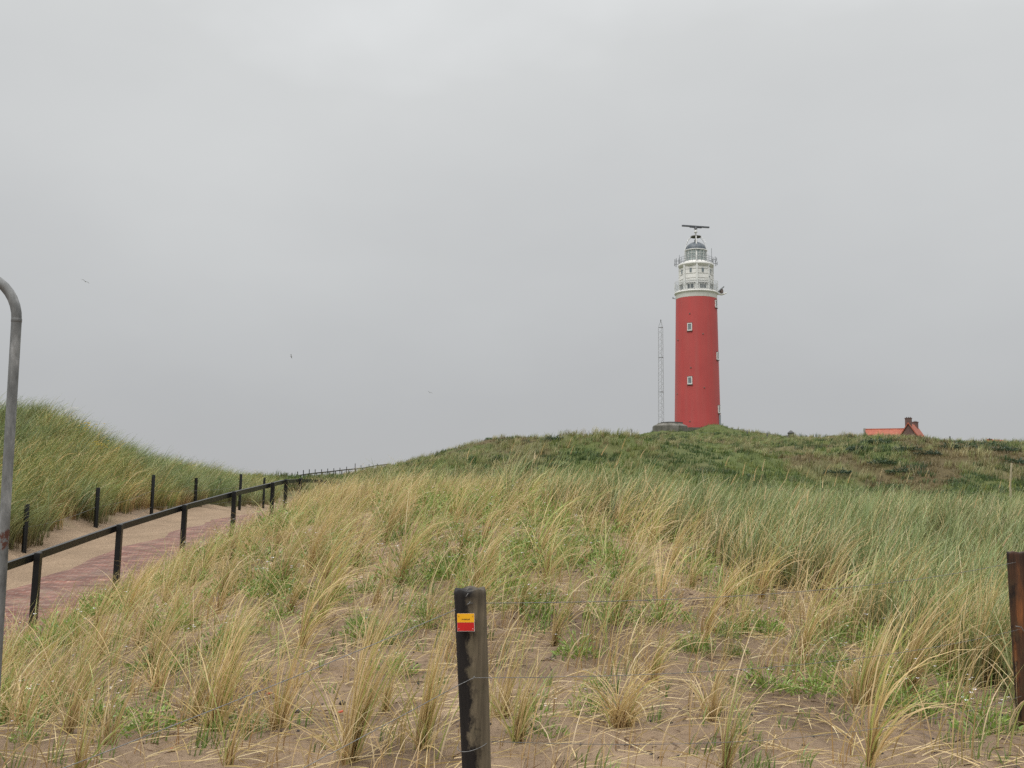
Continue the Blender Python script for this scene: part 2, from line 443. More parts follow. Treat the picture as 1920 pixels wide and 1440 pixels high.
pts = []
for x in (-4, -1.5, 0, 1.5, 4): pts.append((x, 2.3, -1.55))
pts += [(-1.53, 2.4, -1.7), (-0.14, 3.7, -1.5), (2, 4.2, -1.5), (-2.5, 4.2, -1.62)]
for a in [
    (1915, 1374, 6.8), (-300, 1400, 6), (100, 1440, 6), (300, 1440, 6), (520, 1440, 6), (700, 1438, 6), (960, 1436, 6), (1200, 1432, 6), (1500, 1425, 6.2), (2300, 1400, 6.4),
    (100, 1310, 9), (300, 1250, 9), (520, 1205, 9), (700, 1180, 9), (960, 1165, 9), (1200, 1180, 9), (1500, 1215, 9), (1900, 1250, 9.5), (2300, 1280, 10),
    (100, 1205, 12), (300, 1125, 13), (520, 1055, 13), (700, 1015, 13), (960, 998, 13), (1200, 1025, 13), (1500, 1075, 13), (1900, 1115, 14), (2300, 1130, 15),
    (400, 1055, 15.5), (470, 1018, 16.5), (520, 988, 18), (570, 968, 18.5), (620, 956, 20), (700, 953, 18), (960, 950, 17), (1200, 968, 18), (1500, 985, 20), (1900, 1008, 20),
    (620, 965, 23), (700, 955, 23), (960, 948, 22), (1200, 958, 24), (1500, 966, 28), (1900, 974, 28), (2300, 985, 30),
    (740, 948, 32), (960, 948, 34), (1200, 960, 36), (1500, 985, 40), (1900, 998, 40),
    # left dune
    (-260, 800, 33), (-120, 808, 32), (0, 824, 32), (70, 799, 34), (112, 822, 35), (200, 864, 39), (300, 895, 45), (400, 910, 54), (448, 912, 62),
    (40, 935, 25), (200, 908, 30), (300, 915, 36), (-100, 930, 23),
    (-100, 850, 48), (70, 850, 50), (200, 880, 56), (300, 900, 66),
    # ground behind, towards the far railing
    (470, 903, 78), (480, 899, 98), (520, 899, 100), (560, 905, 104), (600, 897, 122), (640, 893, 138), (680, 889, 152), (708, 884, 162), (735, 878, 165),
    (470, 910, 130), (560, 905, 150), (620, 900, 190), (480, 925, 220),
    # hollow in front of the far dune
    (700, 960, 55), (960, 975, 55), (1200, 985, 58), (1500, 1000, 60), (1900, 1010, 58),
    # far dune
    (740, 900, 100), (800, 905, 75), (800, 880, 98), (800, 864, 128), (870, 845, 132), (960, 832, 130),
    (960, 880, 85), (960, 850, 108), (1100, 880, 80), (1100, 850, 105), (1100, 832, 135), (1220, 860, 105), (1220, 821, 158), (1180, 822, 165),
    (1300, 895, 78), (1300, 855, 115), (1300, 815, 160), (1250, 811, 184), (1310, 808, 190), (1340, 808, 180), (1390, 812, 182), (1310, 812, 205),
    (1430, 850, 120), (1430, 820, 165), (1480, 822, 172), (1560, 823, 160),
    (1500, 915, 76), (1500, 880, 95), (1600, 915, 80), (1600, 870, 98), (1600, 838, 122), (1640, 823, 140), (1700, 819, 142), (1750, 827, 144),
    (1750, 870, 100), (1750, 910, 80), (1850, 835, 146), (1900, 838, 120), (1900, 870, 98), (1900, 905, 82), (2000, 835, 122), (2300, 840, 125), (2300, 900, 85),
    (1640, 836, 190), (1750, 838, 190), (1850, 842, 190), (2300, 846, 200),
    (800, 880, 200), (960, 850, 200), (1100, 840, 200),
    (400, 925, 330), (800, 905, 330), (1200, 860, 300), (1600, 865, 300), (2000, 870, 300), (-200, 930, 300), (200, 925, 200),
]:
    pts.append(tuple(P(*a)))
for y in (9, 12, 14.2, 16.7, 19.2, 21.7, 24.2, 29.2, 34):
    for dx in (0.1, -1.3):
        pts.append((rail_x(y) + dx, y, path_z(y)))
for p in LF[:5]:
    pts.append((p[0], p[1], float(path_z(p[1])) + 0.02 if p[1] < 34 else p[2] - 1.2))
    pts.append((p[0] - 0.9, p[1], float(path_z(p[1])) + 0.45 if p[1] < 34 else p[2] - 0.9))
pts = np.array(pts, float)
pd_ = np.maximum(pts[:, 1], 2.0)
cu = pts[:, 0] / pd_ * 4.0; cv = np.log(pd_) * 1.6; cq = (pts[:, 2] + 1.5) / pd_
def tps_k(r2): return 0.5 * r2 * np.log(r2 + 1e-9)
n = len(pts)
K = tps_k((cu[:, None] - cu) ** 2 + (cv[:, None] - cv) ** 2) + np.eye(n) * 1e-3
A = np.zeros((n + 3, n + 3)); A[:n, :n] = K; A[:n, n] = 1; A[:n, n + 1] = cu; A[:n, n + 2] = cv; A[n, :n] = 1; A[n + 1, :n] = cu; A[n + 2, :n] = cv
W = np.linalg.solve(A, np.r_[cq, 0, 0, 0])

BUMPS = [(885, 840, 130, 0.8, 3.4, 5), (968, 832, 128, 0.35, 3.0, 5), (1040, 830, 130, 0.2, 3.0, 5), (1335, 806, 182, 1.0, 3.2, 4), (1545, 824, 160, 0.3, 4.0, 5), (1100, 828, 136, 0.2, 3, 5),
         (1690, 816, 141, -0.35, 9, 6), (1640, 880, 93, 2.4, 12, 9), (1830, 870, 100, 1.0, 10, 8), (1190, 880, 92, 1.7, 9, 8), (1000, 870, 92, 0.8, 7, 7), (1420, 815, 168, -0.5, 6, 5), (1475, 872, 100, -2.0, 7, 9), (1840, 832, 146, -0.6, 8, 6),
         (1265, 806, 181, -0.9, 5, 4), (1180, 818, 165, -0.3, 4, 5)]
def height(x, y, fine=True):
    x = np.asarray(x, float); y = np.asarray(y, float)
    sh = x.shape; x = x.ravel(); y = y.ravel()
    out = np.empty(len(x))
    for s in range(0, len(x), 20000):
        xx = x[s:s + 20000]; yy = y[s:s + 20000]
        d = np.clip(yy, 2.0, 420.0)
        u = np.clip(xx / d, -0.85, 0.85) * 4.0; v = np.log(d) * 1.6
        q = tps_k((u[:, None] - cu) ** 2 + (v[:, None] - cv) ** 2) @ W[:n] + W[n] + W[n + 1] * u + W[n + 2] * v
        out[s:s + 20000] = q * d - 1.5
    z = out
    far = sstep(300, 900, y)
    z = z * (1 - far) + (-3.0) * far
    # the path is a level-sided ribbon cut into the sand
    rxx = rail_x(y); w = sstep(-2.9, -2.0, x - rxx) * (1 - sstep(0.15, 0.85, x - rxx)) * sstep(5, 9, y) * (1 - sstep(30, 42, y))
    z = z * (1 - w) + path_z(y) * w
    if fine:
        calm = 1 - 0.85 * w
        z = z + calm * 0.05 * fbm(x / 0.9, y / 0.9, 4, 3) * np.clip(y / 6, 0.4, 1.5)
        nearm = 1 - sstep(16, 24, y)
        z = z + nearm * calm * (0.034 * fbm(x / 0.26, y / 0.26, 4, 9))
        # lee hummocks and foot marks in the loose sand
        z = z + nearm * calm * 0.075 * np.abs(fbm(x / 0.6 + 3, y / 0.5, 3, 21))
        fm = sstep(45, 70, y) * (1 - sstep(260, 400, y))
        lot = fm * (1 - sstep(0, 25, -x - 0.02 * y) * 0.6)
        z = z + lot * (0.7 * fbm(x / 8, y / 11, 4, 31) + 0.4 * fbm(x / 2.4, y / 3.4, 3, 37))
        for bx, by, bd, bh, bw, bl in BUMPS:
            q_ = P(bx, by, bd)
            z = z + bh * np.exp(-((x - q_[0]) / bw) ** 2 - ((y - bd) / bl) ** 2)
        lm = sstep(0.4, 2.0, lfence_x(y) - x) * (1 - sstep(60, 80, y)) * sstep(8, 14, y)
        z = z + lm * 0.34 * fbm(x / 1.7, y / 1.7, 3, 41)
    return z.reshape(sh)

def green_edge(u):      # distance at which straw tussocks give way to dense green marram
    return np.interp(u, [-0.25, -0.1, 0, 0.12, 0.26, 0.46], [22, 19.5, 16.0, 14.2, 11.2, 8.0])

SAND = np.array([0.285, 0.205, 0.135]); WET = np.array([0.215, 0.152, 0.10])
MOSS = np.array([0.085, 0.105, 0.03]); BROWN = np.array([0.10, 0.078, 0.036]); DULL = np.array([0.13, 0.125, 0.058])
def bias(x, y):        # heathery brown on the right-hand mound, greener below the lighthouse
    u = x / np.maximum(y, 2)
    return 0.05 * sstep(0.24, 0.31, u) * (1 - sstep(105, 125, y)) - 0.22 * sstep(0.0, 0.08, u) * (1 - sstep(0.22, 0.28, u))
def ground_color(x, y):
    rxx = rail_x(y)
    onpath = (x - rxx < 0.35) & (x > lfence_x(y) - 0.5) & (y < 60)
    veg = sstep(0.0, 2.5, y - green_edge(x / np.maximum(y, 2)) + 1.5 * fbm(x / 1.5, y / 1.5, 3, 51))
    veg = np.where(onpath, 0, veg)
    ld = sstep(0.1, 1.5, lfence_x(y) - x + 0.6 * fbm(x, y, 3, 52)) * sstep(6, 10, y)
    veg = np.maximum(veg, ld)
    veg = np.maximum(veg, sstep(50, 65, y))
    near_green = 0.35 * sstep(0.2, 0.55, fbm(x / 0.9, y / 0.9, 3, 53)) * (1 - onpath) * sstep(7, 11, y)
    a = (fbm(x / 6, y / 9, 4, 61) + bias(x, y))[:, None]; b = fbm(x / 4, y / 6, 4, 67)[:, None]
    g = MOSS * (1 - sstep(-0.1, 0.35, a)) + BROWN * sstep(-0.1, 0.35, a)
    g = g * (1 - 0.5 * sstep(0.1, 0.5, b)) + DULL * 0.5 * sstep(0.1, 0.5, b)
    wet = sstep(-0.2, 0.4, fbm(x / 1.8, y / 1.8, 3, 71))[:, None]
    s = SAND * (1 - wet) + WET * wet
    s = np.where(onpath[:, None], SAND * 0.93, s)
    dirt = (0.7 * sstep(0.05, 0.5, fbm(x / 0.6, y / 0.6, 4, 73)) * ~onpath)[:, None]
    s = s * (1 - dirt) + np.array([0.13, 0.09, 0.06]) * dirt
    v = np.maximum(veg, near_green)[:, None]
    # blown-out sand scars on the far dune
    scar = (sstep(0.38, 0.5, fbm(x / 5 + 9, y / 8, 4, 79)) * sstep(70, 80, y) * (1 - sstep(110, 130, y)) * (x > 10))[:, None] * 0.08
    v = v * (1 - scar)
    return s * (1 - v) + g * v

def terrain():
    ys = np.r_[-120, -60, -25, -10, -4, -1, 0.5, 1.5, np.geomspace(2.2, 430, 900), np.geomspace(480, 6000, 14)]
    us = np.linspace(-1, 1, 760)
    us = np.sign(us) * (0.62 * np.abs(us) + 0.38 * np.abs(us) ** 3)        # finer across the middle
    wdt = np.maximum(np.abs(ys), 9.0) * 0.95
    X = us[None, :] * wdt[:, None]; Y = np.repeat(ys[:, None], len(us), 1)
    Z = height(X, Y)
    V = np.stack([X, Y, Z], -1).reshape(-1, 3)
    r, c = X.shape
    idx = np.arange(r * c).reshape(r, c)
    q = np.stack([idx[:-1, :-1], idx[:-1, 1:], idx[1:, 1:], idx[1:, :-1]], -1).reshape(-1, 4)
    me = quick_mesh('dune_ground', V, q, MAT['ground'], ground_color(V[:, 0], V[:, 1]))
    o = link('dune_ground', me); tag(o, 'rolling sandy dune ground with bare tan slope in front and mossy hills behind', 'ground', kind='structure')
terrain()

def brick_path():
    ys = np.linspace(7, 36, 180); ws = np.linspace(0, 1, 9)
    V = []; UV = []
    s = np.r_[0, np.cumsum(np.hypot(np.diff(ys), np.diff(rail_x(ys))))]
    for i, y in enumerate(ys):
        xl = rail_x(y) - 1.75 + 0.38 * float(fbm(np.array([y / 1.6]), np.array([3.3]), 3, 5)[0]); xr = rail_x(y) + 0.32
        for w in ws:
            x = xl + (xr - xl) * w
            edge = -0.03 if w in (0, 1) else 0.0
            V.append((x, y, path_z(y) + 0.03 + edge)); UV.append((s[i], x - rail_x(y)))
    m = len(ws); idx = np.arange(len(V)).reshape(-1, m)
    q = np.stack([idx[:-1, :-1], idx[:-1, 1:], idx[1:, 1:], idx[1:, :-1]], -1).reshape(-1, 4)
    me = quick_mesh('brick_path', np.array(V), q, MAT['path'])
    uvl = me.uv_layers.new(name='UVMap'); UV = np.array(UV)
    uvl.data.foreach_set('uv', UV[q.ravel()][:, ::-1].ravel())
    tag(link('brick_path', me), 'reddish brick footpath climbing beside the black handrail', 'path', kind='structure')
brick_path()

# ------------------------------------------------------------------ grass blades
def blades(base, az, phi0, phi1, L, w, nseg, cb, ct, power=1.5, twist=None):
    n = len(base)
    t = np.linspace(0, 1, nseg + 1)
    phi = phi0[:, None] + phi1[:, None] * t[None, :] ** power
    d = np.stack([np.sin(phi) * np.cos(az)[:, None], np.sin(phi) * np.sin(az)[:, None], np.cos(phi)], -1)
    step = d[:, :-1] * (L / nseg)[:, None, None]
    pos = np.concatenate([base[:, None, :], base[:, None, :] + np.cumsum(step, 1)], 1)
    tw = rng.uniform(0, math.pi, n) if twist is None else twist
    perp = np.stack([-np.sin(az), np.cos(az), np.zeros(n)], -1)[:, None, :] * np.ones((1, nseg + 1, 1))
    bi = np.cross(d, perp)
    side = perp * np.cos(tw)[:, None, None] + bi * np.sin(tw)[:, None, None]
    ww = (w[:, None] * np.maximum(1 - t[None, :] ** 2.2, 0.06))[:, :, None] * 0.5
    V = np.stack([pos - side * ww, pos + side * ww], 2)              # n, seg+1, 2, 3
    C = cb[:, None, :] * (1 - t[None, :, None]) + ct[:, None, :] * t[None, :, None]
    C = np.repeat(C[:, :, None, :], 2, 2)
    k = (nseg + 1) * 2
    b = np.arange(n)[:, None] * k + np.arange(nseg)[None, :] * 2
    q = np.stack([b, b + 1, b + 3, b + 2], -1).reshape(-1, 4)
    return V.reshape(-1, 3), q, C.reshape(-1, 3)

class Grass:
    def __init__(s): s.V = []; s.Q = []; s.C = []; s.n = 0
    def add(s, vqc):
        v, q, c = vqc
        s.V.append(v); s.Q.append(q + s.n); s.C.append(c); s.n += len(v)
    def mesh(s, name, mat):
        return quick_mesh(name, np.concatenate(s.V), np.concatenate(s.Q), mat, np.clip(np.concatenate(s.C), 0.004, 0.9))

def pick(cols, n, jit=0.12, p=None):
    c = np.array(cols)[rng.choice(len(cols), n, p=p)]
    return c * rng.uniform(1 - jit, 1 + jit, (n, 1)) * rng.uniform(0.96, 1.04, (n, 3))

STRAW = [(0.72, 0.55, 0.275), (0.64, 0.48, 0.215), (0.56, 0.43, 0.17), (0.76, 0.61, 0.35)]
OLIVE = [(0.42, 0.42, 0.125), (0.30, 0.38, 0.10), (0.50, 0.50, 0.17)]
BLUEG = [(0.32, 0.375, 0.15), (0.23, 0.30, 0.10), (0.43, 0.465, 0.215), (0.155, 0.215, 0.065)]
SHEATH = [(0.30, 0.175, 0.075), (0.22, 0.125, 0.055), (0.38, 0.24, 0.105)]

def tussock(nb, hgt, lean, spread, greenf, r=0.05, droop=0.0):
    g = Grass()
    ang = rng.uniform(0, 2 * math.pi, nb); rad = r * np.sqrt(rng.uniform(0, 1, nb))
    base = np.stack([rad * np.cos(ang), rad * np.sin(ang) * 0.8, np.full(nb, -0.04)], -1)
    wind = rng.normal(0.0, 0.42, nb)
    loose = rng.uniform(0, 1, nb) < spread
    az = np.where(loose, rng.uniform(0, 2 * math.pi, nb), wind)
    phi0 = np.abs(rng.normal(0.03 + lean * 0.06, 0.14, nb)) + loose * rng.uniform(0.05, 0.35, nb)
    phi1 = lean * rng.uniform(0.5, 1.4, nb) + loose * rng.uniform(0, 0.5, nb) + droop * rng.uniform(0.5, 1.5, nb)
    L = hgt * rng.uniform(0.35, 1.12, nb)
    w = rng.uniform(0.0055, 0.0095, nb)
    isg = rng.uniform(0, 1, nb) < greenf
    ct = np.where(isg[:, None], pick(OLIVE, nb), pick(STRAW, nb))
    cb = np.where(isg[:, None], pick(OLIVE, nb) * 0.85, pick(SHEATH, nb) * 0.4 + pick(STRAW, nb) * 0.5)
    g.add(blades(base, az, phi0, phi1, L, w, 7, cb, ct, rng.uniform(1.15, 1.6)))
    m = nb // 3                                       # brown sheaths at the foot
    ang = rng.uniform(0, 2 * math.pi, m); rad = r * np.sqrt(rng.uniform(0, 1, m))
    base = np.stack([rad * np.cos(ang), rad * np.sin(ang) * 0.8, np.full(m, -0.04)], -1)
    g.add(blades(base, rng.normal(0, 1.0, m), np.abs(rng.normal(0.08, 0.08, m)), rng.uniform(0, 0.4, m), hgt * rng.uniform(0.2, 0.42, m), rng.uniform(0.005, 0.008, m), 3, pick(SHEATH, m) * 0.8, pick(SHEATH, m) * 1.15))
    m = max(5, nb // 4)                              # dead blades splayed low over the sand
    base = np.zeros((m, 3)); base[:, 2] = 0.02
    g.add(blades(base, rng.uniform(0, 2 * math.pi, m), rng.uniform(0.5, 1.35, m), rng.uniform(0.2, 0.9, m), hgt * rng.uniform(0.25, 0.85, m), rng.uniform(0.004, 0.007, m), 5, pick(STRAW, m) * 0.8, pick(STRAW, m)))
    return g

GT = 'straw marram tussocks on the sandy slope'
LT = 'wind-bent straw coloured marram grass tussock rooted in the bare sandy slope'
UPR = [tussock(int(rng.integers(26, 52)), rng.uniform(0.6, 0.85), rng.uniform(0.5, 0.9), 0.25, rng.uniform(0.1, 0.3), rng.uniform(0.02, 0.045)).mesh('marram_tussock', MAT['blade']) for _ in range(12)]
BENT = [tussock(int(rng.integers(30, 60)), rng.uniform(0.8, 1.08), rng.uniform(1.15, 1.75), 0.12, rng.uniform(0.1, 0.38), rng.uniform(0.018, 0.04)).mesh('marram_tussock', MAT['blade']) for _ in range(14)]
THIN = [tussock(int(rng.integers(9, 20)), rng.uniform(0.6, 0.9), rng.uniform(0.7, 1.4), 0.3, rng.uniform(0.15, 0.5), 0.03).mesh('marram_tussock', MAT['blade']) for _ in range(8)]

placed = []
def put_tussock(me, x, y, rot, sc, label, group=GT):
    o = link('marram_tussock', me)
    o.location = (float(x), float(y), float(height(np.array([x]), np.array([y]))[0]) - 0.01)
    o.rotation_euler = (0, 0, float(rot)); o.scale = (float(sc),) * 3
    tag(o, label, 'grass tussock', group)
    placed.append((x, y))
    return o

def ray_ground(px, py, lo=4.5, hi=26):
    """ground point under a surveyed spot"""
    for d in np.geomspace(lo, hi, 400):
        p = P(px, py, d)
        if height(np.array([p[0]]), np.array([p[1]]), False)[0] >= p[2]: return p
    return P(px, py, hi)

special = [  # the tussocks one can point at
    (1165, 1372, tussock(110, 0.62, 0.5, 0.75, 0.12, 0.06, 1.3), 0.0, 'bleached marram tussock flopped down on both sides like a cut sheaf'),
    (1335, 1352, tussock(60, 0.5, 0.5, 0.8, 0.05, 0.03, 0.5), 0.3, 'small reddish-brown tussock with blades splayed out in a star on bare sand'),
    (1615, 1328, tussock(100, 0.72, 0.65, 0.15, 0.3, 0.06), 0.1, 'stout straw tussock third in from the wet brown post, standing alone on sand'),
    (1700, 1298, tussock(130, 0.95, 1.0, 0.08, 0.15, 0.05), 0.0, 'tall tussock with dark brown foot arching over right beside the wet brown post'),
    (1775, 1275, tussock(80, 0.8, 1.0, 0.1, 0.2, 0.05), 0.2, 'narrow arching tussock between the tall dark-footed tussock and the brown post'),
    (1838, 1290, tussock(120, 0.95, 0.6, 0.15, 0.3, 0.07), 0.1, 'broad leaning tussock touching the left side of the wet brown post'),
    (968, 1410, tussock(55, 0.62, 0.7, 0.15, 0.35, 0.03), 0.3, 'slim green-tinged tussock just right of the foot of the marker post'),
    (940, 1345, tussock(70, 0.6, 0.6, 0.45, 0.1, 0.04), 0.2, 'tussock spreading from a V-shaped foot close behind the marker post'),
    (655, 1432, tussock(110, 1.0, 0.6, 0.12, 0.25, 0.04), 0.25, 'tallest pale tussock at the bottom edge left of the marker post'),
    (520, 1375, tussock(60, 0.7, 0.45, 0.3, 0.1, 0.035), 0.5, 'brown-footed thin tussock beside the large black stone'),
    (400, 1385, tussock(85, 0.95, 0.6, 0.2, 0.3, 0.05), 0.3, 'dark-stemmed tall tussock above the sagging wire at lower left'),
    (790, 1425, tussock(70, 0.85, 0.35, 0.15, 0.2, 0.035), 0.2, 'upright tussock with dark stalks immediately left of the marker post'),
]
for px, py, g, rot, lab in special:
    p = ray_ground(px, py)
    put_tussock(g.mesh('marram_tussock', MAT['blade']), p[0], p[1], rot, 1.0, lab)

def scatter_tussocks(target):
    cand = 0
    while len(placed) < target and cand < 60000:
        cand += 1
        y = math.sqrt(rng.uniform(5.7 ** 2, 19 ** 2)); u = rng.uniform(-0.5, 0.49); x = u * y
        if x < rail_x(y) + 0.45: continue
        ge = green_edge(u)
        if y > ge + 0.8: continue
        if 5.7 < y < 8.2 and u > -0.1 and rng.uniform() < 0.62: continue      # bare sand low on the right
        if abs(x + 0.05) < 0.35 and y < 6.6: continue
        md = 0.36 + 0.17 * (u > -0.15) - 0.1 * (y > 13.5)
        if y < 8.5: md += 0.12
        if min(((x - a) ** 2 + (y - b) ** 2 for a, b in placed), default=9) < md * md: continue
        upright = np.clip((-0.02 - u) / 0.3, 0, 1)
        k = rng.uniform()
        fam = THIN if k < 0.26 else (UPR if k < 0.26 + 0.74 * (0.15 + 0.75 * upright) else BENT)
        put_tussock(fam[int(rng.integers(len(fam)))], x, y, rng.normal(0.05, 0.35), rng.uniform(0.78, 1.08) * (0.84 if y > 12.5 else 1.0), LT)
scatter_tussocks(300)

def tuft_field(g, xs, ys, nb, hgt, cols_tip, cols_base, width, nseg, lean=(0.3, 0.8), rad=0.08, straw=None, colmul=None):
    """adds a tuft of nb blades at each point"""
    m = len(xs)
    z = height(xs, ys)
    rep = np.repeat(np.arange(m), nb); n = m * nb
    a = rng.uniform(0, 2 * math.pi, n); r = rad * np.sqrt(rng.uniform(0, 1, n))
    sc = rng.uniform(0.6, 1.3, m)
    base = np.stack([xs[rep] + r * np.cos(a), ys[rep] + r * np.sin(a), z[rep] - 0.03], -1)
    az = np.where(rng.uniform(size=n) < 0.3, rng.uniform(0, 2 * math.pi, n), rng.normal(0.1, 0.7, n))
    L = hgt * sc[rep] * rng.uniform(0.6, 1.15, n)
    ct = cols_tip(m)[rep] * rng.uniform(0.85, 1.15, (n, 1)); cb = cols_base(m)[rep]
    if straw is not None:
        f = rng.uniform(size=n) < (straw[rep] if np.ndim(straw) else straw)
        sc_ = pick(STRAW, n) * 0.9
        ct = np.where(f[:, None], sc_, ct); cb = np.where(f[:, None], sc_ * 0.6, cb)
    if colmul is not None:
        ct = ct * colmul[rep]; cb = cb * colmul[rep]
    g.add(blades(base, az, np.abs(rng.normal(0.1, 0.12, n)), rng.uniform(lean[0], lean[1], n), L, width * rng.uniform(0.7, 1.3, n), nseg, cb, ct, 1.5))

def region(n, y0, y1, u0, u1, test):
    y = np.exp(rng.uniform(math.log(y0), math.log(y1), n)); u = rng.uniform(u0, u1, n)
    # area-true in y up to the far field, thinner with distance beyond
    x = u * y
    k = test(x, y, u)
    return x[k], y[k]

# --- dense green marram behind and right of the straw slope
def t_green(x, y, u):
    e = green_edge(u) + 1.0 * fbm(x / 1.2, y / 1.2, 3, 90) - 0.4
    return (y > e) & (x > rail_x(y) + 0.5)
g = Grass()
xs, ys = region(9900, 7.5, 44, -0.25, 0.80, t_green)
k_ = fbm(xs / 0.8, ys / 0.8, 3, 191) > -0.16
xs, ys = xs[k_], ys[k_]
mix = sstep(0.2, 3.5, ys - green_edge(xs / ys))
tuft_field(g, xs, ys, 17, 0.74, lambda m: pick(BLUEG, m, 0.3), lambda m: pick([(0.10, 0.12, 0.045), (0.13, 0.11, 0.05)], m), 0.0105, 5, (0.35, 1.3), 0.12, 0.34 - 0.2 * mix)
xs, ys = region(1500, 18, 30, -0.2, 0.05, lambda x, y, u: (x > rail_x(y) + 0.5) & (y > 14))
tuft_field(g, xs, ys, 20, 0.5, lambda m: pick(STRAW + OLIVE, m, 0.2), lambda m: pick(SHEATH, m), 0.007, 5, (0.4, 1.2), 0.1, 0.4)
# thin straw and green shoots between the numbered tussocks, and the tussocks past them
def t_fill(x, y, u):
    return (x > rail_x(y) + 0.5) & (y < green_edge(u) + 1.5) & ((y > 8.3) | (rng.uniform(size=len(x)) < 0.6))
y_ = np.sqrt(rng.uniform(5.9 ** 2, 20 ** 2, 2300)); u_ = rng.uniform(-0.75, 0.75, 2300); k_ = t_fill(u_ * y_, y_, u_)
xs, ys = (u_ * y_)[k_], y_[k_]
sg = sstep(-0.3, 0.5, fbm(xs / 1.4, ys / 1.4, 3, 151))
tuft_field(g, xs, ys, 6, 0.6, lambda m: pick(OLIVE, m, 0.2), lambda m: pick(OLIVE, m) * 0.7, 0.0075, 6, (0.5, 1.7), 0.09, 0.9 - 0.6 * sg)
# single stalks and little green shoots low on the sand
m_ = 900
y_ = np.sqrt(rng.uniform(5.3 ** 2, 11.5 ** 2, m_)); u_ = rng.uniform(-0.5, 0.5, m_); k_ = (u_ * y_ > rail_x(y_) + 0.5) & (fbm(u_ * y_ / 0.8, y_ / 0.8, 2, 161) > -0.25)
tuft_field(g, (u_ * y_)[k_], y_[k_], 3, 0.42, lambda m: pick(STRAW, m, 0.2) * 0.9, lambda m: pick(SHEATH, m), 0.006, 5, (0.4, 2.0), 0.05)
m_ = 1000
y_ = np.sqrt(rng.uniform(5.3 ** 2, 14 ** 2, m_)); u_ = rng.uniform(-0.5, 0.5, m_); k_ = (u_ * y_ > rail_x(y_) + 0.5) & (fbm(u_ * y_ / 0.7, y_ / 0.7, 2, 163) > 0.0)
tuft_field(g, (u_ * y_)[k_], y_[k_], 7, 0.16, lambda m: pick([(0.19, 0.28, 0.065), (0.25, 0.34, 0.09), (0.14, 0.2, 0.05)], m, 0.2), lambda m: pick([(0.12, 0.17, 0.045)], m), 0.009, 4, (0.3, 1.4), 0.06)
# seed heads standing above the ridge
hx, hy = region(60, 12, 26, -0.05, 0.5, t_green)
hz = height(hx, hy)
hn = len(hx)
haz = rng.normal(0.1, 0.5, hn); hL = rng.uniform(0.75, 1.05, hn); hp1 = rng.uniform(0.1, 0.5, hn)
g.add(blades(np.stack([hx, hy, hz], -1), haz, np.full(hn, 0.04), hp1, hL, np.full(hn, 0.006), 6, pick(OLIVE, hn), pick(STRAW, hn), 1.5))
tip = np.stack([hx, hy, hz], -1)
tt = np.linspace(0, 1, 7); ph = 0.04 + hp1[:, None] * tt[None, :] ** 1.5
tip = tip + np.stack([(np.sin(ph[:, :-1]) * np.cos(haz)[:, None]).sum(1), (np.sin(ph[:, :-1]) * np.sin(haz)[:, None]).sum(1), np.cos(ph[:, :-1]).sum(1)], -1) * (hL / 6)[:, None]
for tw in (0.0, 1.57):
    g.add(blades(tip - np.array([0, 0, 0.05]), haz, ph[:, -1], rng.uniform(0.1, 0.5, hn), np.full(hn, 0.2), np.full(hn, 0.015), 4, pick(STRAW, hn) * 0.75, pick(STRAW, hn) * 0.8, 1.0, np.full(hn, tw)))
tag(link('marram_grass', g.mesh('marram_grass', MAT['turf'])), 'dense blue-green marram grass with pale seed heads covering the crest behind the straw slope', 'grass', kind='stuff')

# --- left dune
g = Grass()
def t_left(x, y, u):
    return (x < lfence_x(y) - 0.3 - 0.5 * np.clip(fbm(x / 1.1, y / 1.1, 2, 95), -0.5, 1)) & (y > 15)
xs, ys = region(11500, 15, 66, -0.72, -0.19, t_left)
zone = fbm(xs / 2.5, ys / 2.5, 3, 97)
cm = np.where(zone[:, None] > 0.12, np.array([[1.2, 1.1, 0.95]]), np.array([[1.0, 1.0, 1.0]]))
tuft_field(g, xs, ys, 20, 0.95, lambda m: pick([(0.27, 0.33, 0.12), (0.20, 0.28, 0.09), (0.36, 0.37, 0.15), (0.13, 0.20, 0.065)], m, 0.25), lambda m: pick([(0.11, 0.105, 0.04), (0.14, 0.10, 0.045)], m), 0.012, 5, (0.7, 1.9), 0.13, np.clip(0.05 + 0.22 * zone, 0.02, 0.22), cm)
# dead brown fringe hanging over the sand at the foot of the dune
fy = rng.uniform(15, 34, 900); fx = lfence_x(fy) - rng.uniform(0.35, 1.1, 900)
tuft_field(g, fx, fy, 12, 0.5, lambda m: pick(SHEATH + OLIVE, m, 0.2), lambda m: pick(SHEATH, m), 0.010, 4, (0.8, 1.7), 0.12, 0.2)
tag(link('dune_grass', g.mesh('dune_grass', MAT['turf'])), 'thick olive green marram grass covering the steep dune left of the path', 'grass', kind='stuff')

# --- far dunes: short turf, moss, heather and marram in clumps
g = Grass()
def t_far(x, y, u):
    return ~((u < -0.19) & (y < 66)) & ~((np.abs(x - 66) < 0) )
xs, ys = region(50000, 42, 240, -0.36, 0.74, t_far)
a = fbm(xs / 6, ys / 9, 4, 61) + bias(xs, ys); b = fbm(xs / 4, ys / 6, 4, 67) + 0.12 * sstep(118, 140, ys)
col = np.where((a > 0.12)[:, None], pick([(0.165, 0.125, 0.05), (0.21, 0.165, 0.075), (0.12, 0.10, 0.04)], len(xs), 0.2), pick([(0.135, 0.185, 0.038), (0.095, 0.14, 0.03), (0.19, 0.215, 0.05)], len(xs), 0.2))
col = np.where((b > 0.25)[:, None], pick([(0.26, 0.245, 0.10), (0.33, 0.295, 0.14), (0.2, 0.21, 0.08)], len(xs), 0.2), col)
cdk = fbm(xs / 3, ys / 4, 3, 111)
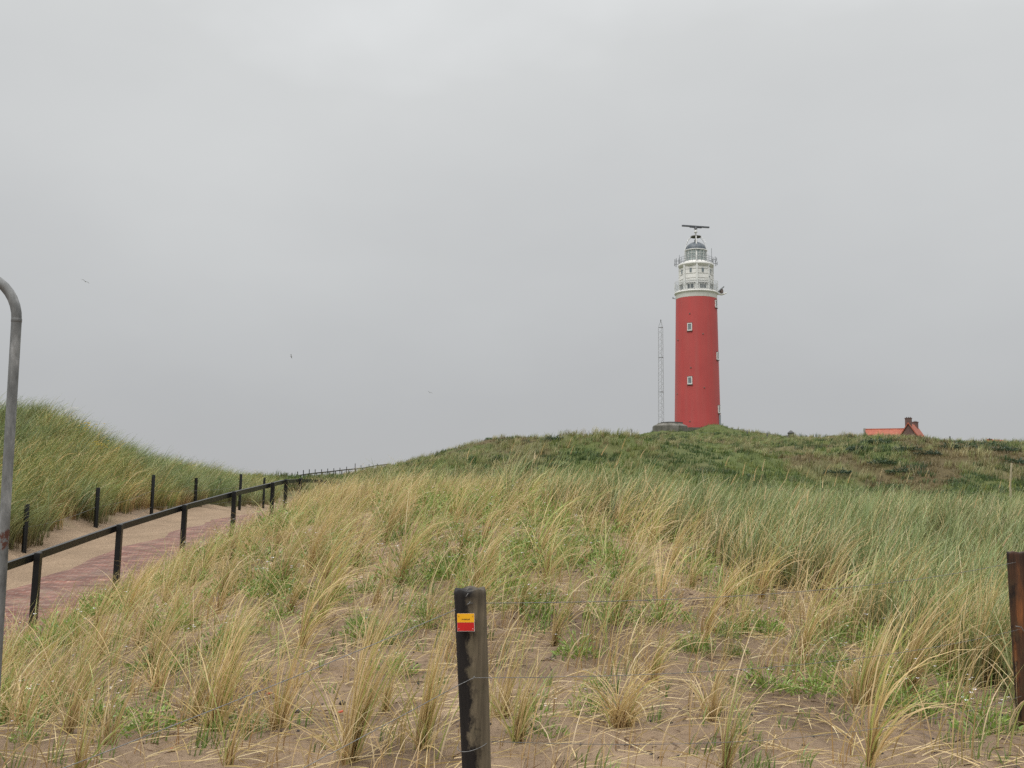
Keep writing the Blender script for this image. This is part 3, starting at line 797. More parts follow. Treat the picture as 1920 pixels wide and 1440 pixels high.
col = np.where(((cdk > 0.16) & (a < 0.2))[:, None], pick([(0.06, 0.105, 0.026), (0.08, 0.125, 0.03)], len(xs), 0.2), col)
tall = np.where(b > 0.25, 0.62, np.where(a > 0.12, 0.3, 0.32)) * rng.uniform(0.7, 1.2, len(xs))
for k in range(3):
    sel = np.digitize(tall, [0.32, 0.5]) == k
    cc = col[sel]
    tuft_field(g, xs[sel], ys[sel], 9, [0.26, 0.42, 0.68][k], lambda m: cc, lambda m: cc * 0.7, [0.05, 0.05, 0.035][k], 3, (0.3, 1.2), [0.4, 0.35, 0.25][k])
xs, ys = region(3000, 66, 170, -0.12, 0.74, lambda x, y, u: fbm(x / 5 + 4, y / 6, 3, 181) > 0.08)
tuft_field(g, xs, ys, 34, 0.42, lambda m: pick([(0.075, 0.12, 0.035), (0.10, 0.15, 0.04), (0.055, 0.09, 0.035)], m, 0.25), lambda m: pick([(0.05, 0.07, 0.025)], m), 0.07, 2, (0.5, 1.6), 0.6)
xs, ys = region(3200, 80, 190, -0.14, 0.74, lambda x, y, u: fbm(x / 5, y / 8, 3, 171) > -0.1)
tuft_field(g, xs, ys, 26, 0.72, lambda m: pick([(0.36, 0.36, 0.15), (0.26, 0.32, 0.10), (0.44, 0.39, 0.20)], m, 0.2), lambda m: pick([(0.17, 0.17, 0.06), (0.2, 0.15, 0.07)], m), 0.03, 3, (0.4, 1.3), 0.3)
tag(link('dune_turf', g.mesh('dune_turf', MAT['turf'])), 'mossy green and heather brown turf covering the far dunes below the lighthouse', 'turf', kind='stuff')

# --- straw litter on the sand
g = Grass()
m = 13000
y = np.sqrt(rng.uniform(5.2 ** 2, 17 ** 2, m)); u = rng.uniform(-0.5, 0.52, m); x = u * y
k = x > rail_x(y) + 0.4
x, y = x[k], y[k]; m = len(x)
z = height(x, y)
az = np.where(rng.uniform(size=m) < 0.5, rng.normal(0.1, 0.5, m), rng.uniform(0, 2 * math.pi, m))
L = rng.uniform(0.06, 0.42, m)
x2, y2 = x + L * np.cos(az), y + L * np.sin(az)
slope = np.arctan2(height(x2, y2) - z, L)
g.add(blades(np.stack([x, y, z + 0.008], -1), az, math.pi / 2 - slope - rng.uniform(0.03, 0.3, m), rng.uniform(0.05, 0.5, m), L, rng.uniform(0.0035, 0.0065, m), 4, pick(STRAW, m) * 0.8, pick(STRAW, m), 1.0))
m = 7500            # dark snapped stalks and root bits
y = np.sqrt(rng.uniform(5.2 ** 2, 16 ** 2, m)); u = rng.uniform(-0.5, 0.52, m); x = u * y
k = (x > rail_x(y) + 0.4) & (fbm(x / 0.9, y / 0.9, 3, 201) > -0.1)
x, y = x[k], y[k]; m = len(x)
z = height(x, y); az = rng.uniform(0, 2 * math.pi, m); L = rng.uniform(0.02, 0.14, m)
slope = np.arctan2(height(x + L * np.cos(az), y + L * np.sin(az)) - z, L)
g.add(blades(np.stack([x, y, z + 0.006], -1), az, math.pi / 2 - slope - rng.uniform(0.0, 0.3, m), rng.uniform(0.0, 0.5, m), L, rng.uniform(0.004, 0.011, m), 3, pick([(0.09, 0.055, 0.035), (0.15, 0.09, 0.05), (0.05, 0.035, 0.03)], m), pick([(0.12, 0.075, 0.045), (0.2, 0.12, 0.07)], m), 1.0))
tag(link('straw_litter', g.mesh('straw_litter', MAT['turf'])), 'loose dead grass blades strewn over the bare sand', 'litter', kind='stuff')

# ------------------------------------------------------------------ herbs, stones
def leaf_cloud(nl, rx_, rz_, size, cols, jit=0.2):
    """small leaves through a low flattened volume"""
    th = rng.uniform(0, 2 * math.pi, nl); rr = rx_ * np.sqrt(rng.uniform(0, 1, nl)); h = rng.uniform(0.02, 1, nl) ** 0.8 * rz_ * (1 - 0.6 * (rr / rx_) ** 2) * (0.55 + 0.45 * np.sin(th * 3 + 1.0) * np.cos(rr / rx_ * 9))
    base = np.stack([rr * np.cos(th), rr * np.sin(th), h], -1)
    L = size * rng.uniform(0.6, 1.4, nl)
    c = pick(cols, nl, jit)
    return blades(base, th + rng.normal(0, 0.8, nl), rng.uniform(0.3, 1.3, nl), rng.uniform(0, 0.6, nl), L, L * 0.28, 2, c * 0.8, c, 1.0)

HERB = [(0.22, 0.32, 0.065), (0.29, 0.39, 0.09), (0.15, 0.235, 0.045)]
herb_meshes = []
for i in range(8):
    g = Grass()
    rr = rng.uniform(0.11, 0.24); hh = rng.uniform(0.16, 0.30)
    g.add(leaf_cloud(int(rng.integers(220, 380)), rr, hh, 0.032, HERB))
    ns = 14; th = rng.uniform(0, 6.28, ns)
    g.add(blades(np.zeros((ns, 3)), th, rng.uniform(0.2, 0.8, ns), rng.uniform(0, 0.3, ns), np.full(ns, hh * 1.2), np.full(ns, 0.005), 3, pick(HERB, ns) * 0.7, pick(HERB, ns)))
    me = g.mesh('sea_rocket', MAT['leaf'])
    f = MB()
    for q in range(int(rng.integers(3, 9))):
        t = rng.uniform(0, 6.28); r_ = rr * math.sqrt(rng.uniform(0.1, 1)); s = rng.uniform(0.006, 0.010)
        c = Vector((r_ * math.cos(t), r_ * math.sin(t), hh * rng.uniform(0.6, 0.95)))
        for pz in range(4):
            a = pz * 1.571 + t
            f.add([c, c + Vector((math.cos(a - .5) * s, math.sin(a - .5) * s, s * .4)), c + Vector((math.cos(a) * s * 1.5, math.sin(a) * s * 1.5, s * .5)), c + Vector((math.cos(a + .5) * s, math.sin(a + .5) * s, s * .4))], [(0, 1, 2, 3)])
    fl = f.build('flowers', MAT['petal']); fm = fl.data; bpy.data.objects.remove(fl)
    herb_meshes.append((me, fm))
GH = 'green flowering herbs on the sandy slope'
herbs = []
def put_herb(x, y, sc, label):
    me, fm = herb_meshes[int(rng.integers(8))]
    o = link('sea_rocket', me)
    o.location = (float(x), float(y), float(height(np.array([x]), np.array([y]))[0]) - 0.01); o.scale = (sc,) * 3; o.rotation_euler = (0, 0, float(rng.uniform(0, 6.28)))
    tag(o, label, 'plant', GH)
    f = link('flowers', fm); f.parent = o
    herbs.append((x, y))
for px, py, sc, lab in [(1775, 1335, 1.0, 'lone green herb with white flowers on sand nearest the wet brown post'), (735, 1262, 0.9, 'dark green white-flowered herb left of the yellow and red marker'),
                        (1010, 1395, 0.8, 'sparse green herb on sand right of the marker post foot'), (1140, 1055, 1.5, 'wide white-flowered green patch above the upper wire right of the marker post'),
                        (1110, 1330, 0.8, 'small dark green herb left of the flopped bleached tussock'), (275, 1365, 1.2, 'broad leafy herb beside the sagging wire at lower left'),
                        (900, 975, 1.7, 'large bright green herb patch high on the slope below the crest'), (985, 965, 1.8, 'white-flowered green patch highest on the slope at the crest'),
                        (1560, 1250, 1.0, 'green herb growing between straw tussocks well left of the wet brown post')]:
    p = ray_ground(px, py); put_herb(p[0], p[1], sc, lab)
c_ = 0
while len(herbs) < 190 and c_ < 9000:
    c_ += 1
    y = math.sqrt(rng.uniform(6.2 ** 2, 18 ** 2)); u = rng.uniform(-0.48, 0.47); x = u * y
    if x < rail_x(y) + 0.6 or y > green_edge(u) + 1: continue
    if float(fbm(np.array([x / 1.6]), np.array([y / 1.6]), 2, 131)[0]) < 0.02 and rng.uniform() < 0.8: continue
    if min((x - a) ** 2 + (y - b) ** 2 for a, b in herbs) < 0.06: continue
    put_herb(x, y, rng.uniform(0.5, 1.3) * (1.35 if y > 9.5 else 1.0), 'low green herb with tiny white flowers scattered among the straw tussocks')

def stone_mesh(mb, c, s, seed):
    r_ = random.Random(seed)
    vs = []; fs = []
    n1, n2 = 8, 5
    for i in range(n2 + 1):
        ph = math.pi * i / n2
        for j in range(n1):
            th = 2 * math.pi * j / n1
            k = s * r_.uniform(0.75, 1.2)
            vs.append((c[0] + k * math.sin(ph) * math.cos(th), c[1] + k * 0.8 * math.sin(ph) * math.sin(th), c[2] + k * 0.6 * math.cos(ph)))
    for i in range(n2):
        for j in range(n1):
            l = (j + 1) % n1
            fs.append((i * n1 + j, (i + 1) * n1 + j, (i + 1) * n1 + l, i * n1 + l))
    mb.add(vs, fs, False)
GS = 'dark stones on the sand'
for i, (px, py, s, lab) in enumerate([(562, 1337, 0.030, 'large coal-black stone on sand left of the marker post'), (642, 1320, 0.026, 'black stone beside the tall pale tussock left of the marker post'),
        (708, 1256, 0.024, 'black lump on sand just left of a dark green flowering herb'), (492, 1313, 0.018, 'small dark stone above the large coal-black stone'),
        (1338, 1293, 0.018, 'blue-black stone on sand between two straw tussocks right of centre'), (1165, 1434, 0.022, 'dark stone at the bottom edge below the flopped bleached tussock'),
        (1875, 1430, 0.026, 'dark stone at the bottom edge below the wet brown post'), (1880, 1345, 0.022, 'dark lump beside the foot of the wet brown post'), (318, 1418, 0.024, 'dark stone at lower left beside a red brick chip')]):
    p = ray_ground(px, py, 4.0); mb = MB(); stone_mesh(mb, p + np.array([0, 0, 0.008]), s, i)
    solo(mb, 'stone', MAT['darkstone'], p, lab, 'stone', GS)
for i, (px, py, s, lab) in enumerate([(1025, 1430, 0.032, 'bright red brick chip on sand right of the marker post foot'), (327, 1407, 0.024, 'red brick chip at lower left beside a dark stone'), (505, 1302, 0.02, 'small red brick chip above the large coal-black stone'), (640, 1336, 0.018, 'dull red brick chip between two black stones')]):
    p = ray_ground(px, py, 4.0); mb = MB()
    mb.box(Vector(p) + Vector((0, 0, 0.006)), (s * 2.1, s * 1.2, s * 0.6), Matrix.Rotation(0.3 + i, 3, 'Z') @ Matrix.Rotation(0.25, 3, 'Y'), bev=s * 0.15)
    solo(mb, 'brick_chip', MAT['redbrick_bit'], p, lab, 'brick chip', 'red brick chips on the sand')
mb = MB()
for i in range(620):
    y = math.sqrt(rng.uniform(5.4 ** 2, 13 ** 2)); x = rng.uniform(-0.48, 0.48) * y
    if x < rail_x(y) + 0.4: continue
    if float(fbm(np.array([x / 1.1]), np.array([y / 1.1]), 2, 141)[0]) < 0: continue
    stone_mesh(mb, (x, y, float(height(np.array([x]), np.array([y]))[0]) + 0.002), rng.uniform(0.005, 0.014), 1000 + i)
tag(mb.build('pebbles', MAT['darkstone']), 'tiny dark pebbles and droppings strewn over the sand', 'pebbles', kind='stuff')

# yellow ragwort on the left dune
for i, (px, py, d, lab) in enumerate([(157, 841, 33.5, 'small yellow-flowered ragwort highest on the left dune'), (180, 856, 32, 'wider yellow-flowered ragwort cluster lower on the left dune')]):
    p = P(px, py, d); zg = float(height(np.array([p[0]]), np.array([p[1]]))[0])
    root = empty('ragwort', (p[0], p[1], zg), lab, 'plant', 'yellow ragwort on the left dune')
    st = Grass(); ns = 16; th = rng.uniform(0, 6.28, ns)
    st.add(blades(np.zeros((ns, 3)), th, rng.uniform(0.05, 0.35, ns), rng.uniform(0, 0.2, ns), rng.uniform(0.5, 0.85, ns), np.full(ns, 0.02), 4, pick(HERB, ns), pick(HERB, ns)))
    so = link('stems', st.mesh('stems', MAT['leaf'])); so.parent = root
    f = MB()
    for q in range(26 + 26 * i):
        c = Vector((rng.normal(0, 0.16 + 0.16 * i), rng.normal(0, 0.15), rng.uniform(0.62, 0.85)))
        s = 0.03
        f.lathe(c, [(0.0, 0.012), (s, 0.006), (s * 0.8, -0.006), (0.0, -0.008)], 7, cap=False)
    f.build('flower_heads', MAT['yellow_petal'], root, world=False)

# dark creeping shrubs on the far dune
shrub_meshes = []
for i in range(5):
    g = Grass(); g.add(leaf_cloud(700, 1.0, 0.75, 0.2, [(0.065, 0.105, 0.055), (0.09, 0.13, 0.07), (0.05, 0.085, 0.05)], 0.25))
    shrub_meshes.append(g.mesh('creeping_shrub', MAT['leaf']))
sh = [(1720, 858, 1.0), (1715, 868, 1.3), (1640, 882, 1.5), (1680, 876, 1.5), (1615, 888, 1.3), (1835, 868, 1.6), (1860, 872, 1.4), (1820, 880, 1.3), (1800, 872, 1.2), (1880, 878, 1.4), (1780, 886, 1.5), (1740, 892, 1.2), (1700, 889, 1.5), (1655, 866, 1.0),
      (1655, 900, 1.3), (1570, 905, 1.2), (1690, 905, 1.3), (1900, 865, 1.2), (1905, 890, 1.3), (1535, 840, 0.9), (1545, 835, 0.8), (1060, 853, 1.0), (955, 835, 0.9), (880, 838, 1.1), (1105, 826, 0.8), (965, 830, 0.8), (1000, 862, 1.2), (1040, 864, 1.1)]
for i, (px, py, s) in enumerate(sh):
    p = ray_ground(px, py, 55, 175)
    o = link('creeping_shrub', shrub_meshes[i % 5]); o.location = (p[0], p[1], float(height(p[:1], p[1:2])[0]) - 0.08); o.scale = (s * 0.85, s * 0.85, s * 0.55); o.rotation_euler = (0, 0, i * 1.3)
    tag(o, 'low dark blue-green shrub hugging the heathery far dune right of the lighthouse' if px > 1400 else 'low dark green shrub on the far dune ridge left of the lighthouse', 'shrub', 'dark shrubs right of the lighthouse' if px > 1400 else 'dark shrubs left of the lighthouse')

# ------------------------------------------------------------------ lighthouse
D = 194.0
px0 = 1307.0
def zt(py): return float(P(px0, py, D)[2])
SC = float(P(px0 + 10, 700, D)[0] - P(px0 - 10, 700, D)[0]) / 20.0      # metres per photo pixel there
B = P(px0, 812, D); cx, cy = float(P(px0, 700, D)[0]), D
zb = zt(797) - 2.6
lh = empty('lighthouse', (cx, cy, zb), 'tall red lighthouse with white lantern storey and radar bar on the dune', 'lighthouse')
C0 = Vector((cx, cy, 0))
view_az = math.atan2(-cy, -cx)         # direction from the tower to the camera
def az(deg): return view_az + math.radians(deg)      # + is to the right in the picture
def on(deg, r, z): return Vector((cx + r * math.cos(az(deg)), cy + r * math.sin(az(deg)), z))
def rotz(deg): return Matrix.Rotation(az(deg) + math.pi / 2, 3, 'Z')   # local -y looks outward

z_red = zt(562); r_bot, r_top = 42.8 * SC, 38.4 * SC
def r_at(z): return r_bot + (r_top - r_bot) * (z - zb) / (z_red - zb)
MB().lathe(C0, [(r_bot * 1.01, zb), (r_bot, zb + 0.4), (r_at(zb + 12), zb + 12), (r_top, z_red)], 96).build('tower_shaft', MAT['red'], lh)
z_g = zt(551)
MB().lathe(C0, [(r_top + 0.004, z_red), (r_top + 0.03, z_red + 0.05), (r_top + 0.02, z_g - 0.32), (39.6 * SC, z_g - 0.2), (41.0 * SC, z_g - 0.12), (41.0 * SC, z_g + 0.12), (40.6 * SC, z_g + 0.14)], 96).build('white_band', MAT['white'], lh)
# upper octagonal storey
z2 = zt(499)
r8 = 31.2 * SC
up = MB().lathe(C0, [(r8, z_g + 0.14), (r8, z2 - 0.25)], 8, rot=az(2.5), smooth=False)
up.build('octagon_storey', MAT['white'], lh)
mb = MB()
for k in range(8):      # corner pilasters
    a = 2.5 + 45 * k
    mb.box(on(a, r8 - 0.02, (z_g + z2) / 2), (0.34, 0.34, z2 - z_g - 0.3), rotz(a))
mb.build('pilasters', MAT['offwhite'], lh)
mb = MB()
ap = r8 * math.cos(math.radians(22.5))
for k in range(8):
    a = 25 + 45 * k
    for py in (509, 517.5, 526, 531):
        mb.box(on(a, ap + 0.012, zt(py)), (r8 * 0.66, 0.05, 0.045), rotz(a))
mb.build('string_courses', MAT['stonecap'], lh)
for k in range(8):
    a = 25 + 45 * k
    w = MB().box(on(a, ap + 0.03, zt(511.5)), (0.36, 0.10, 0.72), rotz(a)).build('slit_window', MAT['greypane'], lh)
    # lower large window with hood
    zc = zt(541.5)
    fr = MB()
    for dx, dz, sx, sz in ((0, 0.45, 1.42, 0.12), (0, -0.45, 1.42, 0.12), (-0.65, 0, 0.12, 0.8), (0.65, 0, 0.12, 0.8), (0.0, 0, 0.08, 0.8)):
        off = rotz(a) @ Vector((dx, 0, 0))
        fr.box(on(a, ap + 0.05, zc + dz) + off, (sx, 0.12, sz), rotz(a))
    wo = fr.build('gallery_window', MAT['offwhite'], lh)
    MB().box(on(a, ap + 0.01, zc), (1.2, 0.06, 0.8), rotz(a)).build('pane', MAT['darkpane'], wo)
    MB().box(on(a, ap + 0.14, zt(535.5)), (1.75, 0.3, 0.09), rotz(a)).build('hood', MAT['concrete'], wo)
# downpipe on the right
mb = MB().tube([on(49, r8 + 0.05, zt(503)), on(49, r8 + 0.05, zt(526))], 0.05, 6)
mb.lathe(on(49, r8 + 0.12, zt(504)), [(0.12, -0.12), (0.12, 0.12)], 10); mb.lathe(on(49, r8 + 0.12, zt(523.5)), [(0.12, -0.12), (0.12, 0.12)], 10)
mb.build('downpipe', MAT['steel'], lh)
# upper gallery
rg = 33.4 * SC
MB().lathe(C0, [(r8 * 0.98, z2 - 0.42), (rg * 0.97, z2 - 0.2), (rg, z2 - 0.12), (rg, z2 + 0.2), (rg * 0.99, z2 + 0.22)], 96).build('lantern_gallery', MAT['white'], lh)

def railing(z, r, h, n, name, rings, mat, rr=0.03):
    mb = MB()
    for k in range(n):
        a = k * 360.0 / n + 3
        mb.tube([on(a, r, z), on(a, r, z + h)], rr * 1.15, 5)
    for f in rings:
        mb.tube([on(k * 7.5, r, z + h * f) for k in range(49)], rr, 5, False)
    return mb.build(name, mat, lh)
railing(z2 + 0.2, rg - 0.1, 1.15, 24, 'lantern_railing', (0.33, 0.66, 1.0), MAT['steel'], 0.028)
railing(z_g + 0.12, 40.4 * SC, 1.9, 36, 'gallery_railing', (0.08, 0.55, 1.0), MAT['offwhite'], 0.018)
MB().lathe(C0, [(40.1 * SC, z_g + 0.25), (40.1 * SC, z_g + 1.95)], 72, cap=False).build('gallery_screen', MAT['screen'], lh)
# lantern room
zl = zt(471.5); rl = 19.4 * SC
MB().lathe(C0, [(rl * 1.08, z2 + 0.2), (rl * 1.08, z2 + 0.75), (rl, z2 + 0.78)], 32).build('lantern_base', MAT['white'], lh)
lg = MB().lathe(C0, [(rl, z2 + 0.78), (rl, zl)], 16, smooth=False).build('lantern_glass', MAT['lantern'], lh)
mb = MB()
for k in range(16):
    mb.tube([on(k * 22.5, rl + 0.03, z2 + 0.75), on(k * 22.5, rl + 0.03, zl)], 0.04, 5)
for f in (0.35, 0.68):
    mb.tube([on(k * 7.5, rl + 0.02, z2 + 0.78 + (zl - z2 - 0.78) * f) for k in range(49)], 0.03, 5, False)
mb.build('astragals', MAT['offwhite'], lg)
MB().lathe(C0, [(0.45, z2 + 0.78), (0.62, z2 + 1.2), (0.62, zl - 0.5), (0.4, zl - 0.25)], 16).build('lamp_optic', MAT['dark'], lg)
MB().lathe(C0, [(rl, zl - 0.03), (rl * 1.09, zl + 0.02), (rl * 1.09, zl + 0.16), (rl * 1.0, zl + 0.2)], 48).build('dome_rim', MAT['offwhite'], lh)
zd = zt(452.5)
prof = [(rl * math.cos(math.radians(t)) * 0.99 + 0.02, zl + 0.18 + (zd - zl - 0.4) * math.sin(math.radians(t))) for t in range(0, 90, 9)] + [(0.28, zd - 0.2), (0.24, zd + 0.25), (0.0, zd + 0.4)]
dm = MB().lathe(C0, prof, 48, cap=False).build('dome', MAT['dome'], lh)
mb = MB()
for k in range(12):
    mb.tube([on(k * 30 + 10, r_ + 0.02, z_) for r_, z_ in prof[:10]], 0.035, 5)
mb.build('dome_ribs', MAT['steel'], dm)
# the frame that carries the radar over the dome
zpf = zt(444)
mb = MB()
for k in range(6):
    a = 4 + 60 * k
    rf = 24.8 * SC
    pts_ = [on(a, rf, z2 + 0.2), on(a, rf, z2 + 1.6)]
    for t in range(1, 10):
        th = math.radians(t * 10)
        pts_.append(on(a, 0.6 + (rf - 0.6) * math.cos(th), z2 + 1.6 + (zpf - z2 - 1.6) * math.sin(th)))
    if k == 0: mb.tube([on(a, rf * 0.99, z2 + 0.2), on(a, 0.9, zpf)], 0.11, 8)
    else: mb.tube(pts_, 0.04, 6)
mb.build('radar_frame', MAT['offwhite'], lh)
mb = MB().lathe(C0, [(0.95, zpf - 0.1), (1.02, zpf), (0.95, zpf + 0.08)], 24)
mb.build('radar_platform', MAT['concrete'], lh)
MB().lathe(C0, [(0.14, zpf + 0.08), (0.14, zt(437)), (0.3, zt(436)), (0.3, zt(434)), (0.12, zt(431.5)), (0.1, zt(427))], 16).build('radar_mast', MAT['offwhite'], lh)
za = zt(425)
a0, a1 = on(-90, 2.62, za + 0.02), on(90, 2.62, za + 0.02)
yaw = Matrix.Rotation(math.radians(22), 4, 'Z')
def yw(p): return C0 + (yaw @ (Vector(p) - C0))
ra = MB().lathe(C0, [(0.34, zt(429.5)), (0.25, zt(428)), (0.18, za)], 12).build('radar_antenna', MAT['radar'], lh)
MB().beam(yw(a0), yw(a1), 0.3, 0.26).beam(yw(C0.lerp(a0, 0.42) * 1.0 + Vector((0, 0, 0.58 * (za) - 0.16 + 0.0))) if False else yw(on(-90, 1.15, za - 0.17)), yw(on(90, 1.15, za - 0.17)), 0.16, 0.14).build('radar_bar', MAT['radar'], ra)
# aerials on the upper gallery
for a, r_, z0, kind in ((78, rg + 0.25, 489, 0), (-84, rg + 0.3, 489, 0), (62, rg - 0.05, 470, 1), (96, rg + 0.3, 494, 0), (-70, rg - 0.05, 480, 1), (-95, rg + 0.35, 494, 0)):
    mb = MB()
    if kind:
        mb.tube([on(a, r_, z2), on(a, r_, zt(z0))], 0.04, 6)
    else:
        mb.tube([on(a, rg - 0.2, zt(z0)), on(a, r_ + 0.25, zt(z0))], 0.05, 6)
        mb.tube([on(a, r_ + 0.05, zt(z0) - 0.5), on(a, r_ + 0.05, zt(z0) + 0.5)], 0.06, 6)
        mb.box(on(a, r_ + 0.3, zt(z0)), (0.12, 0.12, 0.6), rotz(a))
    mb.build('aerial', MAT['steel'], lh)
mb = MB().tube([on(-88, r_top, zt(560)), on(-88, r_top + 0.45, zt(558.5))], 0.06, 6); mb.box(on(-88, r_top + 0.5, zt(558)), (0.2, 0.2, 0.25), rotz(-88))
mb.build('aerial', MAT['steel'], lh)
# fixed light on a bracket at the right of the gallery
fx = empty('bracket_light', on(86, 42 * SC, zt(552))); fx.parent = lh; fx.location = on(86, 42 * SC, zt(552)) - Vector(lh.location)
pr = r0 * math.cos(math.radians(18)) - np.array([0, math.sin(math.radians(18)), 0]); pr = Vector(pr)
q0 = P(1346, 551, D); q0 = Vector(q0)
def qp(px, py): return Vector(P(px, py, D))
mb = MB(); mb.tube([qp(1343, 550.5), qp(1347, 551.2), qp(1353, 551.8), qp(1358, 550.6), qp(1363, 548.8)], [0.16, 0.2, 0.22, 0.16, 0.06], 8); mb.build('tray', MAT['white'], fx)
mb = MB(); mb.beam(qp(1346.2, 547.0), qp(1357, 537.8), 0.9, 0.2); mb.build('roof_plate', MAT['steel'], fx)
mb = MB(); mb.lathe(qp(1352.6, 549), [(0.34, -0.05), (0.36, 0.35), (0.26, 0.7), (0.1, 0.8)], 16); mb.build('lamp_body', MAT['rustbrown'], fx)
mb = MB(); mb.tube([qp(1344, 550), qp(1349, 545)], 0.12, 6); mb.build('bracket_arm', MAT['offwhite'], fx)
# shaft windows
def shaft_window(deg, py, grey=False):
    zc = zt(py); r_ = r_at(zc)
    fr = MB()
    for dx, dz, sx, sz in ((0, 0.59, 0.86, 0.14), (0, -0.59, 0.86, 0.16), (-0.36, 0, 0.14, 1.04), (0.36, 0, 0.14, 1.04)):
        fr.box(on(deg, r_ + 0.02, zc + dz) + rotz(deg) @ Vector((dx, 0, 0)), (sx, 0.22, sz), rotz(deg))
    w = fr.build('shaft_window', MAT['offwhite'], lh)
    MB().box(on(deg, r_ + 0.0, zc), (0.58, 0.14, 1.04), rotz(deg)).build('pane', MAT['greypane'], w)
    s_ = MB().box(on(deg, r_ + 0.06, zc - 0.74), (1.02, 0.3, 0.1), rotz(deg)); s_.box(on(deg, r_ + 0.03, zc + 0.71), (0.96, 0.22, 0.07), rotz(deg))
    s_.build('sill', MAT['concrete'], w)
for py in (618.5, 717.5): shaft_window(-18.5, py)
for py in (573, 670, 769): shaft_window(69, py)
d_ = MB().box(on(74, r_at(zt(789)), zt(789)), (1.0, 0.16, 1.9), rotz(74)).build('side_door', MAT['greypane'], lh)
mb = MB()
for a, py in ((-18.5, 594), (17, 632), (-16, 694), (18, 731), (-60, 640), (-19, 793), (-62, 740)):
    mb.lathe(on(a, r_at(zt(py)) - 0.02, zt(py)), [(0.0, -0.13), (0.13, -0.09), (0.13, 0.09), (0.0, 0.13)], 10, cap=False)
mb.build('wall_anchors', MAT['rustbrown'], lh)

# concrete works at the foot of the tower
cb = P(1256, 812, 186)
cw = empty('concrete_bunker', (cb[0], cb[1], cb[2] - 1.5), 'squat mossy concrete bunker and wall at the foot of the red lighthouse', 'bunker')
s2 = 186 / F
def cz(py): return float(P(1256, py, 186)[2])
cc = Vector((cb[0], cb[1], 0))
mb = MB().lathe(cc, [(34 * s2, cz(835)), (34 * s2, cz(800)), (33.4 * s2, cz(799)), (25 * s2, cz(795.5)), (24.5 * s2, cz(794))], 8, rot=0.35, smooth=False)
mb.build('bunker_wall', MAT['concrete'], cw)
MB().lathe(cc + Vector((0.3, 0, 0)), [(22 * s2, cz(794.2)), (22 * s2, cz(792.2)), (20 * s2, cz(792))], 8, rot=0.35, smooth=False).build('roof_slab', MAT['dark'], cw)
lw = Vector((float(P(1322, 805, 188)[0]), 188, 0))
lo = MB().box(lw + Vector((0, 0, cz(815))), (70 * s2, 1.2, 34 * s2 * 0.9)).build('low_wall', MAT['concrete'], cw)
mb = MB(); mb.box(lw + Vector((-3 * s2, -0.66, cz(806.5))), (18 * s2, 0.16, 0.25)); mb.build('wall_slot', MAT['dark'], cw)
mb = MB(); mb.box(Vector(P(1329, 803, 187.1)), (0.5, 0.25, 0.5)); mb.build('wall_box', MAT['dark'], cw)

# lattice mast
mx0 = P(1240.2, 800, 190)
zt_, zs_ = float(P(1240, 601, 190)[2]), float(P(1240, 614, 190)[2]); zb_ = float(P(1240, 806, 190)[2])
rm = 5.6 * 190 / F
ms = empty('lattice_mast', (mx0[0], 190, zb_), 'slender grey triangular lattice radio mast left of the lighthouse', 'mast')
def mp(k, z):
    kk = 1.0 if z <= zs_ else 0.08 + 0.92 * (zt_ - z) / (zt_ - zs_)
    wd = (1.08 - 0.22 * (z - zb_) / (zt_ - zb_)) * rm * kk
    a = math.radians(92 + 120 * k + 60)
    return Vector((mx0[0] + wd * math.cos(a), 190 + wd * math.sin(a), z))
mb = MB()
for k in range(3):
    mb.tube([mp(k, zb_ - 1), mp(k, zs_), mp(k, zt_ - 0.3)], 0.034, 5)
mb.build('legs', MAT['mast'], ms)
mb = MB(); st_ = 0.62; nst = int((zs_ - zb_) / st_)
for i in range(nst):
    z = zb_ + i * st_
    for k in range(3):
        mb.tube([mp(k, z), mp((k + 1) % 3, z + st_)] if i % 2 else [mp((k + 1) % 3, z), mp(k, z + st_)], 0.018, 4, False)
mb.build('bracing', MAT['mast'], ms)
mb = MB()
for z in (zs_, zb_ + 0.345 * (zt_ - zb_), zb_ + 0.66 * (zt_ - zb_)):
    for k in range(3): mb.tube([mp(k, z), mp((k + 1) % 3, z)], 0.04, 5)
mb.build('collars', MAT['steel'], ms)
MB().tube([Vector((mx0[0], 190, zt_ - 0.4)), Vector((mx0[0], 190, zt_ + 0.15))], [0.05, 0.08], 6).build('top_lamp', MAT['dark'], ms)

